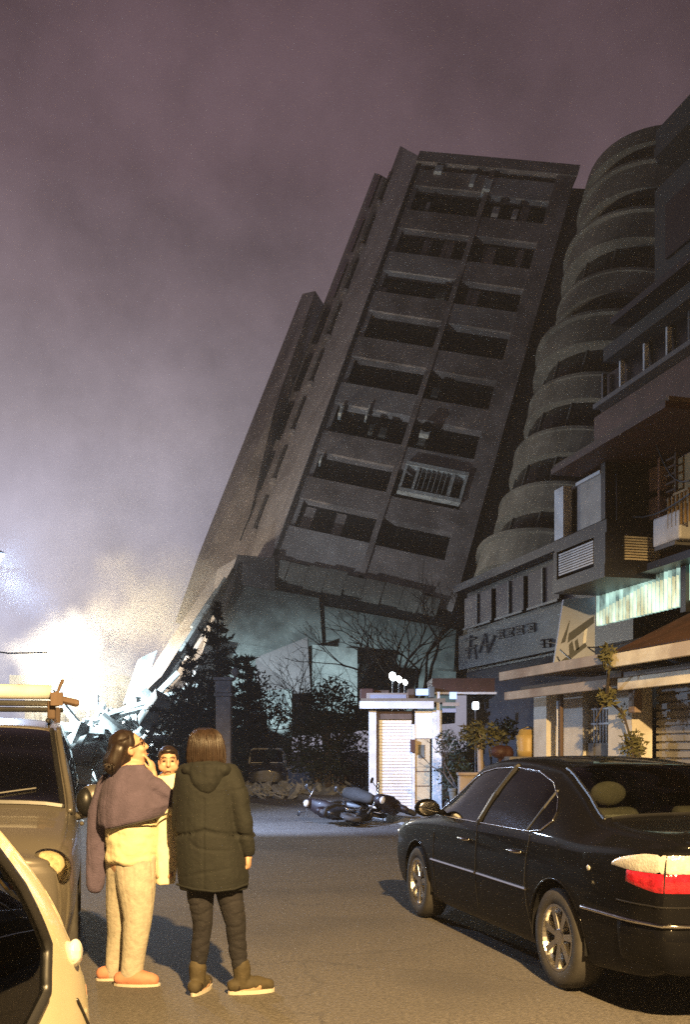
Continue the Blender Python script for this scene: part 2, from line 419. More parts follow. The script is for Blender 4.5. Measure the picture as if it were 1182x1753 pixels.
# ------------------------------------------------------------------ the tilted apartment tower
A_ = U(715, 280, 65.5); B_ = U(985, 305, 66.0); C_ = U(468, 950, 58.0); Dd = U(782, 1022, 58.6)
TB = empty('tilted_apartment_building', Vector((1.0, 60, 0)),
           'tall grey apartment tower tilted far over to the right above crushed lower floors', 'building')
def F(u, v, d=0.0):
    """point on the tilted facade: u across, v up, d metres proud of it"""
    p = (C_*(1-u)+Dd*u)*(1-v) + (A_*(1-u)+B_*u)*v
    n = (Dd-C_).cross(A_-C_).normalized()
    if n.y > 0: n = -n
    return p + n*d
def fbox(mb, u0, u1, v0, v1, d0, d1):
    return mb.hexa([F(u0,v0,d0),F(u1,v0,d0),F(u1,v0,d1),F(u0,v0,d1),F(u0,v1,d0),F(u1,v1,d0),F(u1,v1,d1),F(u0,v1,d1)])
A2 = U(682, 263, 72.0); C2 = U(415, 960, 65.0)          # rear edge of the left flank
g = MB()
core = [F(0,-.02,-1.4), F(1,-.02,-1.4), Dd+Vector((1.5,9,0)), C2, F(0,1.0,-1.4), F(1,1.0,-1.4), B_+Vector((1.5,9,0)), A2]
g.hexa(core); g.build('core_wall', M['tile_dark'], TB)
# flank: smooth pale pier and recessed slots behind it
def S_(s, v, d=0.0):
    p = (C_*(1-s)+C2*s)*(1-v) + (A_*(1-s)+A2*s)*v
    n = (C2-C_).cross(A_-C_).normalized()
    if n.x > 0: n = -n
    return p+n*d
def sbox(mb, s0, s1, v0, v1, d0, d1):
    return mb.hexa([S_(s0,v0,d0),S_(s1,v0,d0),S_(s1,v0,d1),S_(s0,v0,d1),S_(s0,v1,d0),S_(s1,v1,d0),S_(s1,v1,d1),S_(s0,v1,d1)])
g = MB(); sbox(g, 0.0, 1.0, -0.06, 1.02, -0.6, 0.05); g.build('side_wall', M['tile_pale'], TB)
g = MB(); sbox(g, 1.0, 1.55, -0.02, 0.93, -0.6, 0.35); g.build('side_pier', M['tile_grey'], TB)
for i in range(8):
    v = 0.07+0.115*i
    g = MB(); sbox(g, 0.90, 1.0, v, v+0.075, 0.05, 0.12); sbox(g, 1.12, 1.34, v-.03, v+0.055, 0.35, 0.45)
    g.build('side_window', M['dark_window'], TB)
    g = MB(); sbox(g, 0.86, 1.02, v-0.012, v-0.002, 0.05, 0.22)
    g.build('side_ledge', M['tile_pale'], TB)
# dark rear wing standing further back
w0 = [U(540,498,72), U(518,503,76), U(340,950,70), U(300,1065,67), U(385,1065,64), U(470,700,69)]
g = MB(); g.prism(w0, Vector((3, 9, -1))); g.build('rear_wing', M['tile_grey'], TB)
# facade bays
g = MB(); fbox(g, 0.0, 1.0, 0.0, 1.0, -1.4, -0.9); g.build('facade_back', M['tile_dark'], TB)
g = MB(); fbox(g, 0.885, 1.0, -0.03, 1.01, -0.9, 0.12); g.build('corner_pier', M['tile_grey'], TB)
g = MB(); fbox(g, 0.0, 0.022, -0.0, 1.01, -0.9, 0.05); g.build('edge_pier', M['tile_dark'], TB)
g = MB(); fbox(g, 0.465, 0.495, 0.0, 1.0, -0.9, 0.03); g.build('middle_pier', M['tile_grey'], TB)
g = MB(); fbox(g, -0.01, 1.01, 1.0, 1.028, -3.0, 0.25); g.build('roof_parapet', M['tile_grey'], TB)
P_ = 0.115
for i in range(9):
    vb = 0.135 + P_*(i-1)              # bottom of the parapet panel
    vt = vb + 0.050
    for (u0, u1) in ((0.022, 0.465), (0.495, 0.885)):
        j = rnd.uniform(-0.005, 0.005)
        if i == 0: b0, b1 = -0.005, vt
        else: b0, b1 = vb+j, vt+j
        if i == 8: b1 = 0.985
        g = MB(); fbox(g, u0, u1, b0, b1, -0.9, 0.0 if u0 < .4 else -0.08)
        um = u0+(u1-u0)*rnd.uniform(.3, .7)
        g.build('parapet_panel', M['tile_grey'] if (i+int(u0 > .4)) % 3 else M['tile_pale'], TB)
        if i < 8:
            g = MB()
            fbox(g, u0, u1, b1, vb+P_, -0.9, -0.75)
            win = g.build('window_band', M['dark_window'], TB)
            g = MB(); n = 4
            for k in range(n+1):
                uk = u0+(u1-u0)*k/n
                fbox(g, uk-.0025, uk+.0025, b1, vb+P_-.002, -0.75, -0.71)
            fbox(g, u0, u1, b1, b1+.006, -0.75, -0.68)
            g.build('window_frame', M['tile_dark'], win)
# things on the facade
g = MB()
v0, v1 = 0.192, 0.252
for uu in (0.53, 0.60, 0.80, 0.87): fbox(g, uu-.007, uu+.007, v0, v1, -0.1, 0.35)
for vv in (v0, v1): fbox(g, 0.523, 0.877, vv-.004, vv+.004, -0.1, 0.38)
for k in range(7): fbox(g, .62+k*.028, .623+k*.028, v0, v1, 0.1, 0.32)
g.build('balcony_cage', M['white_paint'], TB)
g = MB(); fbox(g, 0.545, 0.60, 0.318, 0.352, 0.0, 0.5); ac = bevel(g.build('air_conditioner', M['white_paint'], TB), 0.05)
g = MB()
ctr = F(0.572, 0.335, 0.5); ux = (F(.6,.33)-F(.5,.33)).normalized(); uy = (F(.5,.4)-F(.5,.3)).normalized()
g.prism([ctr+ux*math.cos(a)*.36+uy*math.sin(a)*.36 for a in [k*math.pi/8 for k in range(16)]], F(.5,.5,.03)-F(.5,.5,0))
g.build('fan', M['blackplastic'], ac)
for (u, v, du, dv) in ((.07,.335,.02,.02), (.22,.34,.012,.03), (.06,.22,.012,.014), (.12,.975,.05,.02), (.36,.95,.03,.03), (.45,.94,.05,.03)):
    g = MB(); fbox(g, u, u+du, v, v+dv, -.5, .25); bevel(g.build('balcony_panel', M['white_paint'], TB), .05)
qq = random.Random(77)
for k in range(16):          # small air conditioners and awnings hung on the balconies
    i = qq.randrange(1, 8); u0 = qq.choice((qq.uniform(.05,.42), qq.uniform(.52,.84))); vb = 0.135+P_*(i-1)
    g = MB(); h = qq.uniform(.014,.024); w = qq.uniform(.02,.045); fbox(g, u0, u0+w, vb+.055, vb+.055+h, -.5, qq.uniform(-.35,.2))
    bevel(g.build('balcony_unit', M['window_frame'] if k % 3 else M['tile_pale'], TB), .04)
for k in range(10):          # curtains drawn behind the glass
    i = qq.randrange(0, 8); u0 = qq.choice((qq.uniform(.04,.38), qq.uniform(.51,.80))); vb = 0.135+P_*(i-1)
    g = MB(); fbox(g, u0, u0+qq.uniform(.03,.07), vb+.056, vb+P_-.004, -.748, -.735); g.build('curtain', M['tile_grey'], TB)
# torn ledge under the last whole floor
g = MB()
rr = random.Random(3)
for k in range(9):
    u0 = k/9*.92; u1 = (k+1)/9*.92
    fbox(g, u0, u1-.002, -0.045+rr.uniform(-.004,.004), -0.012+rr.uniform(-.006,.006), -1.0, 0.35+rr.uniform(-.1,.15))
g.build('broken_ledge', M['wing_tile'], TB)
# crushed lower storeys, leaning further than the tower
lo = [U(404,950,57.2), U(790,1030,58.5), U(785,1215,55.5), U(395,1245,53), U(300,1262,52.5)]
g = MB(); g.prism([lo[0]+Vector((0,1.6,0)), lo[1]+Vector((0,1.6,0)), lo[2]+Vector((0,1.6,0)), lo[3]+Vector((0,1.6,0)), lo[4]+Vector((0,1.6,0))], Vector((1, 9, -.5))); g.build('crushed_storey', M['base_wall'], TB)
def LQ(a, b, c, d, t, m, nm):
    g = MB(); n = (Vector(b)-Vector(a)).cross(Vector(d)-Vector(a)).normalized()
    if n.y > 0: n = -n
    g.prism([a, b, c, d], n*t); return g.build(nm, m, TB)
LQ(U(406,952,57.3), U(470,958,57.6), U(470,1012,57.4), U(396,1000,57.2), .4, M['tile_dark'], 'storey_beam')
LQ(U(470,985,58.6), U(790,1045,58.9), U(790,1085,58.5), U(440,1022,58.2), .3, M['dark_window'], 'ledge_shade')  # dark sheet standing for the shade in the recess under the ledge
LQ(U(396,1003,57.4), U(545,1030,58), U(552,1128,56.5), U(380,1095,55.5), .35, M['base_wall'], 'broken_wall')
LQ(U(555,1042,58), U(780,1082,58), U(776,1150,56.6), U(560,1132,56.6), .3, M['base_wall'], 'broken_wall')
LQ(U(440,1130,55.2), U(528,1095,55.2), U(535,1210,54.6), U(440,1230,54.4), .4, M['tile_dark'], 'fallen_slab')
LQ(U(535,1105,54.6), U(612,1112,54.6), U(612,1225,54.2), U(535,1215,54.2), .25, M['base_wall'], 'fallen_slab')
LQ(U(418,1185,53.2), U(500,1180,53.2), U(500,1320,53), U(418,1320,53), .25, M['base_wall'], 'ground_wall')
# bright flank of the crushed storeys running down to the rubble
fl = [U(405,955,57), U(372,975,59), U(330,1040,57.5), U(268,1130,55), U(205,1235,52), U(215,1262,51), U(300,1262,51), U(345,1120,54)]
g = MB(); g.prism(fl, Vector((1.5, 4, -.4))); g.build('crushed_side_wall', M['tile_pale'], TB)
for k, (a, b, w) in enumerate((((400,975),(318,1120),1.0), ((385,990),(262,1190),.8), ((350,1050),(232,1235),1.0), ((330,1095),(250,1225),.7), ((300,1140),(222,1215),.8), ((372,1010),(330,1075),1.2))):
    g = MB(); p0 = U(a[0], a[1], 56.6-(a[1]-960)/46); p1 = U(b[0], b[1], 56.4-(b[1]-960)/46)
    g.tube([p0, (p0+p1)/2+Vector((.15,-.1,.1)), p1], [.12*w, .2*w, .16*w], seg=5, roundcap=False)
    g.build('torn_ledge', M['concrete'] if k % 2 else M['dark_window'], TB)
LQ(U(236,1130,51), U(262,1118,51.4), U(232,1206,50.6), U(210,1206,50.4), .8, M['concrete'], 'hanging_slab')
# curved balcony wing at the right of the tower, tilted with it
ax0 = U(940, 1120, 50.5); ax1 = U(1148, 372, 55.5)
zd = (ax1-ax0).normalized(); xd = Vector((1,0,0)); xd = (xd-zd*xd.dot(zd)).normalized(); yd = zd.cross(xd)   # yd ~ away
if yd.y < 0: yd = -yd
LEN = (ax1-ax0).length
CWp = []
def arc(r, h, a0=90, a1=285, n=26):
    c = ax0 + zd*h
    return [c + xd*math.cos(R(a0+(a1-a0)*k/n))*r + yd*math.sin(R(a0+(a1-a0)*k/n))*r for k in range(n+1)]
def band(mb, r0, r1, h0, h1, a0=90, a1=285):
    i0, o0, i1, o1 = arc(r0,h0,a0,a1), arc(r1,h0,a0,a1), arc(r0,h1,a0,a1), arc(r1,h1,a0,a1)
    n = len(i0)
    return mb.rings([[i0[k], o0[k], o1[k], i1[k]] for k in range(n)])
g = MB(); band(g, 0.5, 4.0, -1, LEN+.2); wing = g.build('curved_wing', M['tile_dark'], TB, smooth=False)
fh = 3.05; nf = int(LEN/fh)
for k in range(nf+1):
    h = k*fh - .3
    deep = k in (1, 5, nf-1, nf)
    g = MB(); band(g, 3.9, 4.75 if deep else 4.45, h, h+1.25+(0.25 if deep else 0)); band(g, 3.9, 5.0 if deep else 4.55, h+1.25+(.25 if deep else 0), h+1.42+(.25 if deep else 0))
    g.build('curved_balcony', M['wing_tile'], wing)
    g = MB(); band(g, 3.95, 4.06, h+1.5, h+fh-.02); g.build('curved_window', M['dark_window'], wing)
    for a in range(150, 286, 27):
        g = MB(); band(g, 4.0, 4.14, h+1.45, h+fh, a-.6, a+.6); g.build('mullion', M['window_frame'], wing)
g = MB(); band(g, .2, 5.0, LEN+.2, LEN+1.2); g.build('wing_roof', M['wing_tile'], wing)

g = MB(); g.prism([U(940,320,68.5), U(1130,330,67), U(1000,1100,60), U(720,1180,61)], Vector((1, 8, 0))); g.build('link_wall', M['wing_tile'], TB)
# ------------------------------------------------------------------ rubble in the floodlight
rr = random.Random(11)
def rubble(name, area, n, smin, smax, hfun):
    g = MB()
    for i in range(n):
        px, Y = area()
        x = (px-591)*Y/FPX
        z = hfun(px, Y)*rr.random()**.7
        s = smin+(smax-smin)*rr.random()**2.5
        rot = Matrix.Rotation(rr.uniform(-1,1), 3, 'X') @ Matrix.Rotation(rr.uniform(-1,1), 3, 'Y') @ Matrix.Rotation(rr.uniform(0,6.3), 3, 'Z')
        t = rr.random()
        d = (s*rr.uniform(.5,1.6), s*rr.uniform(.3,1), s*rr.uniform(.12,.5)) if t < .75 else (s*2.6, s*.12, s*.12)
        g.box((x, Y, z), d, rot)
    return g
g = rubble('rubble', lambda: (rr.uniform(60, 420), rr.uniform(41, 50)), 420, .25, 2.0, lambda px, Y: 0.3+2.6*max(0, 1-abs(px-265)/210)+.9)
tag(g.build('rubble', M['concrete']), kind='stuff')
g = rubble('gravel', lambda: (rr.uniform(415, 640), rr.uniform(29, 33.5)), 330, .06, .5, lambda px, Y: .22)
tag(g.build('road_debris', M['concrete']), kind='stuff')
slabs = [((150,1262,42),2.6,.3,'pale concrete slab lying flattest at the left foot of the rubble heap'),
         ((205,1250,43.5),3.2,-.5,'long concrete slab tipped against the foot of the leaning tower'),
         ((262,1232,44),2.4,.8,'square concrete slab standing on edge in the middle of the rubble'),
         ((318,1222,43),2.8,.2,'concrete slab lying on the rubble below the conifer'),
         ((120,1290,40),2.2,-.2,'small concrete slab nearest the bronze van')]
for (p, s, a, lab) in slabs:
    q = U(*p); g = MB()
    g.box(q, (s, s*.55, .28), Matrix.Rotation(a, 3, 'Y') @ Matrix.Rotation(.5, 3, 'X') @ Matrix.Rotation(a, 3, 'Z'))
    o = g.build('concrete_slab', M['concrete']); bevel(o, .04); tag(o, lab, 'slab', 'slabs thrown out of the rubble')
# pale low building with columns in the glare
cb = empty('columned_building', U(130, 1315, 62)*1.0, 'pale low building with white columns washed out by the floodlight glare', 'building')
q0 = U(40, 1300, 62); q1 = U(205, 1300, 62)
g = MB(); g.box(((q0.x+q1.x)/2, 66, 2.6), (q1.x-q0.x, 5, 5.2)); g.build('wall', M['plaster'], cb)
g = MB(); g.box(((q0.x+q1.x)/2, 62.6, 5.6), (q1.x-q0.x+1, 3.5, .7)); g.build('roof_slab', M['white_paint'], cb)
for px in (52, 82, 100, 127, 165, 195):
    x = (px-591)*62/FPX
    g = MB(); g.box((x, 62, 2.62), (.55, .55, 5.2)); g.build('column', M['white_paint'], cb)

# smoke lit by the floodlights
def smoke(name, c, r, dens, col, seed, aniso=0.0):
    m = bpy.data.materials.new(name); m.use_nodes = True
    m.cycles.volume_sampling = 'EQUIANGULAR'
    nt = m.node_tree; nt.nodes.clear(); N = nt.nodes; L = nt.links
    o = N.new('ShaderNodeOutputMaterial'); v = N.new('ShaderNodeVolumePrincipled')
    v.inputs['Color'].default_value = col + (1,); v.inputs['Anisotropy'].default_value = aniso
    tc = N.new('ShaderNodeTexCoord')
    ln = N.new('ShaderNodeVectorMath'); ln.operation = 'LENGTH'; L.new(tc.outputs['Object'], ln.inputs[0])
    nz = N.new('ShaderNodeTexNoise'); nz.inputs['Scale'].default_value = 1.7; nz.inputs['Detail'].default_value = 3
    mp = N.new('ShaderNodeMapping'); mp.inputs['Location'].default_value = (seed, seed*.7, 0)
    L.new(tc.outputs['Object'], mp.inputs[0]); L.new(mp.outputs[0], nz.inputs['Vector'])
    a = N.new('ShaderNodeMath'); a.operation = 'MULTIPLY_ADD'; a.inputs[1].default_value = -1.5; a.inputs[2].default_value = 0.78+.42
    L.new(nz.outputs['Fac'], a.inputs[0])           # 1.2 - 1.5 n
    s = N.new('ShaderNodeMath'); s.operation = 'ADD'; L.new(ln.outputs['Value'], s.inputs[0]); L.new(a.outputs[0], s.inputs[1])
    mr = N.new('ShaderNodeMapRange'); mr.interpolation_type = 'SMOOTHSTEP'
    mr.inputs['From Min'].default_value = 1.25; mr.inputs['From Max'].default_value = 0.5
    mr.inputs['To Min'].default_value = 0; mr.inputs['To Max'].default_value = dens
    L.new(s.outputs[0], mr.inputs[0]); L.new(mr.outputs[0], v.inputs['Density']); L.new(v.outputs[0], o.inputs['Volume'])
    b = MB(); b.ell((0,0,0), (1,1,1), seg=20, rows=12)
    ob = b.build('smoke', m, local=True); ob.location = c; ob.scale = r
    return tag(ob, kind='stuff')
smoke('smoke_low', U(125, 1160, 53), (5.2, 4.6, 5.0), 0.22, (0.95, 0.93, 0.9), 1.3)
smoke('smoke_high', U(280, 1035, 55), (5.2, 4.0, 5.0), 0.17, (0.95, 0.88, 0.76), 4.1)

smoke('lamp_halo_mist', Vector((-5.8, 16.3, 4.5)), (2.0, 1.8, 2.0), 0.014, (0.9, 0.93, 1.0), 7.7)  # mist added round the street lamp to give it a soft halo
smoke('dust_veil', U(300, 985, 58), (17, 9, 15), 0.013, (0.93, 0.88, 0.88), 9.4)
# floodlights themselves
def floodlight(c, lab):
    e = empty('floodlight', Vector((c.x, c.y, 0)), lab, 'floodlight', 'rescue floodlights')
    g = MB(); g.tube([(c.x, c.y, 0.8), (c.x, c.y, c.z-.25)], .05, 8); g.build('mast', M['dark_paint'], e)
    for a in (0.3, 2.4, 4.5):
        g = MB(); g.tube([(c.x, c.y, 1.1), (c.x+1.0*math.cos(a), c.y+1.0*math.sin(a), 0)], .035, 6); g.build('leg', M['dark_paint'], e)
    g = MB(); g.box((c.x, c.y+.22, c.z), (.9, .3, .7)); h = bevel(g.build('housing', M['dark_paint'], e), .06)
    g = MB(); g.box((c.x, c.y+.06, c.z), (.8, .02, .6)); g.build('lamp', M['lamp_warm'], h)
floodlight(Vector((-15.2, 54.0, 6.6)), 'tall tripod floodlight glowing white inside the smoke')
floodlight(Vector((-11.8, 45.5, 3.6)), 'lower tripod floodlight beside the rubble under the smoke')
# street lamp at the left edge
sl = empty('street_lamp', Vector((-7.7, 15.9, 0)), 'lit white street lamp on a tall pole at the left edge', 'street lamp')
g = MB(); g.tube([(-7.7,15.9,0), (-7.7,15.9,4.2), (-7.4,15.9,4.62), (-5.9,15.9,4.6)], [.09,.07,.05,.045], 10); g.build('pole', M['window_frame'], sl)
g = MB(); g.ell((-5.85,15.9,4.6), (.4,.2,.1)); h = g.build('lamp_head', M['white_paint'], sl, smooth=True)
g = MB(); g.ell((-5.80,15.88,4.51), (.3,.16,.07)); g.build('lamp', M['lamp_on'], h, smooth=True)
# cable across the glow at far left
a, b = U(-60, 1108, 34), U(80, 1117, 38)
g = MB(); g.tube([a, (a+b)/2-Vector((0,0,.12)), b], .03, 6, roundcap=False)
tag(g.build('overhead_cable', M['cable']), 'pale overhead cable strung across the glow at the far left', 'cable')
# ------------------------------------------------------------------ vehicles
def pchip(xs, ys):
    xs = np.array(xs, float); ys = np.array(ys, float)
    h = np.diff(xs); d = np.diff(ys)/h; m = np.zeros(len(xs)); m[0] = d[0]; m[-1] = d[-1]
    for i in range(1, len(xs)-1):
        if d[i-1]*d[i] > 0:
            a, b = 2*h[i]+h[i-1], h[i]+2*h[i-1]
            m[i] = (a+b)/(a/d[i-1]+b/d[i])
    def f(x):
        i = int(np.clip(np.searchsorted(xs, x)-1, 0, len(xs)-2)); t = (x-xs[i])/h[i]; t = min(max(t, 0), 1)
        return ((1+2*t)*(1-t)**2*ys[i] + t*(1-t)**2*h[i]*m[i] + t*t*(3-2*t)*ys[i+1] + t*t*(t-1)*h[i]*m[i+1])
    return f
class CarShape:
    def __init__(s, st, step=0.03, nose=0.13, tail=0.12, extra=(), bulge=0.0):
        st = sorted(st); xs = [q[0] for q in st]
        s.f = [pchip(xs, [q[i] for q in st]) for i in range(1, 7)]
        s.x0, s.x1 = xs[0], xs[-1]; s.nose, s.tail = nose, tail
        n = int((s.x1-s.x0)/step)
        s.X = sorted(set([round(s.x0+(s.x1-s.x0)*i/n, 4) for i in range(n+1)] + [round(e, 4) for e in extra]))
        s.X = [x for i, x in enumerate(s.X) if i == 0 or x-s.X[i-1] > .006 or x in extra]
    def sec(s, x): return [f(x) for f in s.f]
    def side(s, x, z):
        """half width of the body at length x, height z"""
        zb, zl, zt, w, wt, cr = s.sec(x)
        if z <= zl:
            q = min(max((z-zb-.02)/(zl-zb-.02), 0), 1)
            return w*(1-.07*(1-q)**3-.035*q**2.5)
        ze = zt-cr; q = min(1, (z-zl)/max(1e-4, ze-zl)); yl = w*.965
        return yl+(wt-yl)*q+.06*(ze-zl)*math.sin(math.pi*q)
    def top(s, x, y):
        zb, zl, zt, w, wt, cr = s.sec(x); e = 2.6
        q = min(1, abs(y)/wt)
        return zt-cr+cr*(1-q**e)**(1/e)
    def half(s, x):
        zb, zl, zt, w, wt, cr = s.sec(x)
        p = [(0, zb), (w*.5, zb), (w*.88, zb)]; t = [0, 0, 0]
        for i in range(16):
            z = zb+.02+(zl-zb-.02)*i/15; p.append((s.side(x, z), z)); t.append(0)
        ze = zt-cr
        for i in range(1, 13):
            z = zl+(ze-zl)*i/12; p.append((s.side(x, z+1e-6), z)); t.append(1)
        for i in range(1, 17):
            a = math.pi/2*i/16; e = 2/2.6
            p.append((wt*max(0, math.cos(a))**e, ze+cr*math.sin(a)**e)); t.append(2)
        return p, t
    def bm(s):
        bm = bmesh.new(); rows = []; T = None
        def ring(x, k):
            global_p, t = s.half(min(max(x, s.x0), s.x1)); return global_p, t
        lay = []
        for j in range(9, 0, -1):
            a = math.pi/2*j/9; lay.append((s.x0-s.tail*math.sin(a)**.75, s.x0, max(0.0, math.cos(a))**.6))
        for x in s.X: lay.append((x, x, 1.0))
        for j in range(1, 10):
            a = math.pi/2*j/9; lay.append((s.x1+s.nose*math.sin(a)**.75, s.x1, max(0.0, math.cos(a))**.6))
        for (x, xs, k) in lay:
            p, T = s.half(xs)
            rows.append([[bm.verts.new((x, sg*y*k, z)) for (y, z) in p] for sg in (1, -1)])
        for sg in (0, 1):
            for i in range(len(rows)-1):
                a, b = rows[i][sg], rows[i+1][sg]
                for j in range(len(a)-1):
                    q = (a[j], b[j], b[j+1], a[j+1])
                    f = bm.faces.new(q if sg else q[::-1]); f.material_index = T[j+1]; f.smooth = True
        bmesh.ops.remove_doubles(bm, verts=bm.verts, dist=1e-4)
        bmesh.ops.recalc_face_normals(bm, faces=bm.faces)
        return bm
def cut_convex(bm, poly, pick, axes=(0, 2)):
    """slice the picked faces exactly along a convex outline given in the plane of axes"""
    n = len(poly); ia, ib = axes
    for i in range(n):
        a, b = poly[i], poly[(i+1) % n]
        no = [0, 0, 0]; no[ia] = b[1]-a[1]; no[ib] = -(b[0]-a[0])
        co = [0, 0, 0]; co[ia] = a[0]; co[ib] = a[1]
        fs = [f for f in bm.faces if pick(f)]
        geom = list({e for f in fs for e in f.edges}) + list({v for f in fs for v in f.verts}) + fs
        bmesh.ops.bisect_plane(bm, geom=geom, dist=1e-5, plane_co=co, plane_no=no)
def inside(poly, x, y):
    c = False; n = len(poly)
    for i in range(n):
        x1, y1 = poly[i]; x2, y2 = poly[(i+1) % n]
        if (y1 > y) != (y2 > y) and x < (x2-x1)*(y-y1)/(y2-y1)+x1: c = not c
    return c
def circle(cx, cy, r, n=22): return [(cx+r*math.cos(2*math.pi*k/n), cy+r*math.sin(2*math.pi*k/n)) for k in range(n)]
def bm_obj(bm, name, m, parent):
    me = bpy.data.meshes.new(name); bm.to_mesh(me); bm.free()
    for p in me.polygons: p.material_index = 0
    me.materials.append(m); o = bpy.data.objects.new(name, me); C.objects.link(o); o.parent = parent
    return o
def extract(bm, sel):
    out = bmesh.new(); mp = {}
    for f in sel:
        vs = []
        for v in f.verts:
            if v not in mp: mp[v] = out.verts.new(v.co)
            vs.append(mp[v])
        try: nf = out.faces.new(vs); nf.smooth = True
        except ValueError: pass
    bmesh.ops.delete(bm, geom=list(sel), context='FACES')
    return out
def split_sides(bm, name, m, root):
    o = bm.copy()
    bmesh.ops.delete(bm, geom=[f for f in bm.faces if f.calc_center_median().y > 0], context='FACES')
    bmesh.ops.delete(o, geom=[f for f in o.faces if f.calc_center_median().y <= 0], context='FACES')
    bm_obj(bm, name, m, root); bm_obj(o, name, m, root)
def lathe_y(mb, prof, c, seg=40):
    """profile (radius, offset along y) spun round the axle at c"""
    return mb.rings([[Vector((c[0]+r*math.cos(2*math.pi*k/seg), c[1]+o, c[2]+r*math.sin(2*math.pi*k/seg))) for k in range(seg)] for (r, o) in prof], cap=False)
def wheel(root, x, y, sgn, r=.315, w=.2, spokes=7, rimr=.205):
    o = sgn
    g = MB(); lathe_y(g, [(rimr, -w*.5*o), (r-.03, -w*.5*o), (r-.008, -w*.42*o), (r, -w*.2*o), (r, w*.2*o), (r-.008, w*.42*o), (r-.03, w*.5*o), (rimr+.02, w*.5*o), (rimr, w*.44*o)], (x, y, r))
    ty = g.build('wheel', M['tyre'], root, local=True, smooth=True)
    g = MB(); lathe_y(g, [(rimr+.004, -w*.4*o), (rimr+.004, w*.47*o), (rimr-.012, w*.47*o), (rimr-.02, w*.35*o), (rimr-.03, 0)], (x, y, r))
    lathe_y(g, [(.001, w*.40*o), (.05, w*.40*o), (.06, w*.36*o), (.06, w*.1*o)], (x, y, r), 20)
    for k in range(spokes):
        a = 2*math.pi*k/spokes+.3; c, s = math.cos(a), math.sin(a); t = (-s, c)
        def pt(rad, off, yy): return Vector((x+c*rad+t[0]*off, y+yy*o, r+s*rad+t[1]*off))
        g.hexa([pt(.045,-.022,w*.2), pt(.045,.022,w*.2), pt(rimr-.01,.034,w*.25), pt(rimr-.01,-.034,w*.25),
                pt(.045,-.016,w*.38), pt(.045,.016,w*.38), pt(rimr-.01,.026,w*.42), pt(rimr-.01,-.026,w*.42)])
    rim = g.build('rim', M['alloy'], ty, local=True, smooth=False)
    g = MB(); lathe_y(g, [(.001, w*.05*o), (rimr-.02, w*.05*o), (rimr-.02, -w*.2*o)], (x, y, r), 30)
    g.build('brake_disc', M['blackplastic'], ty, local=True)
    return ty
def strip(cs, pts, sgn, w=.012, off=.006, h=None):
    """ribbon on the body side through (x, z) points"""
    g = MB(); P = []
    for (x, z) in pts:
        xx = min(max(x, cs.x0), cs.x1)
        P.append(Vector((x, sgn*(cs.side(xx, z)+off), z)))
    g.tube(P, w, 6)
    return g
def dense(pts, n=10):
    out = []
    for i in range(len(pts)-1):
        for k in range(n):
            t = k/n; out.append((pts[i][0]*(1-t)+pts[i+1][0]*t, pts[i][1]*(1-t)+pts[i+1][1]*t))
    return out+[pts[-1]]
def seat(root, x, y, m, zs=.45):
    g = MB(); g.box((x, y, zs), (.5, .48, .16)); g.box((x-.27, y, zs+.34), (.14, .46, .62), Matrix.Rotation(-.22, 3, 'Y'))
    s = bevel(g.build('seat', m, root, local=True, smooth=True), .05, 3)
    g = MB(); g.ell((x-.36, y, zs+.74), (.05, .13, .08)); g.build('headrest', m, s, local=True, smooth=True)

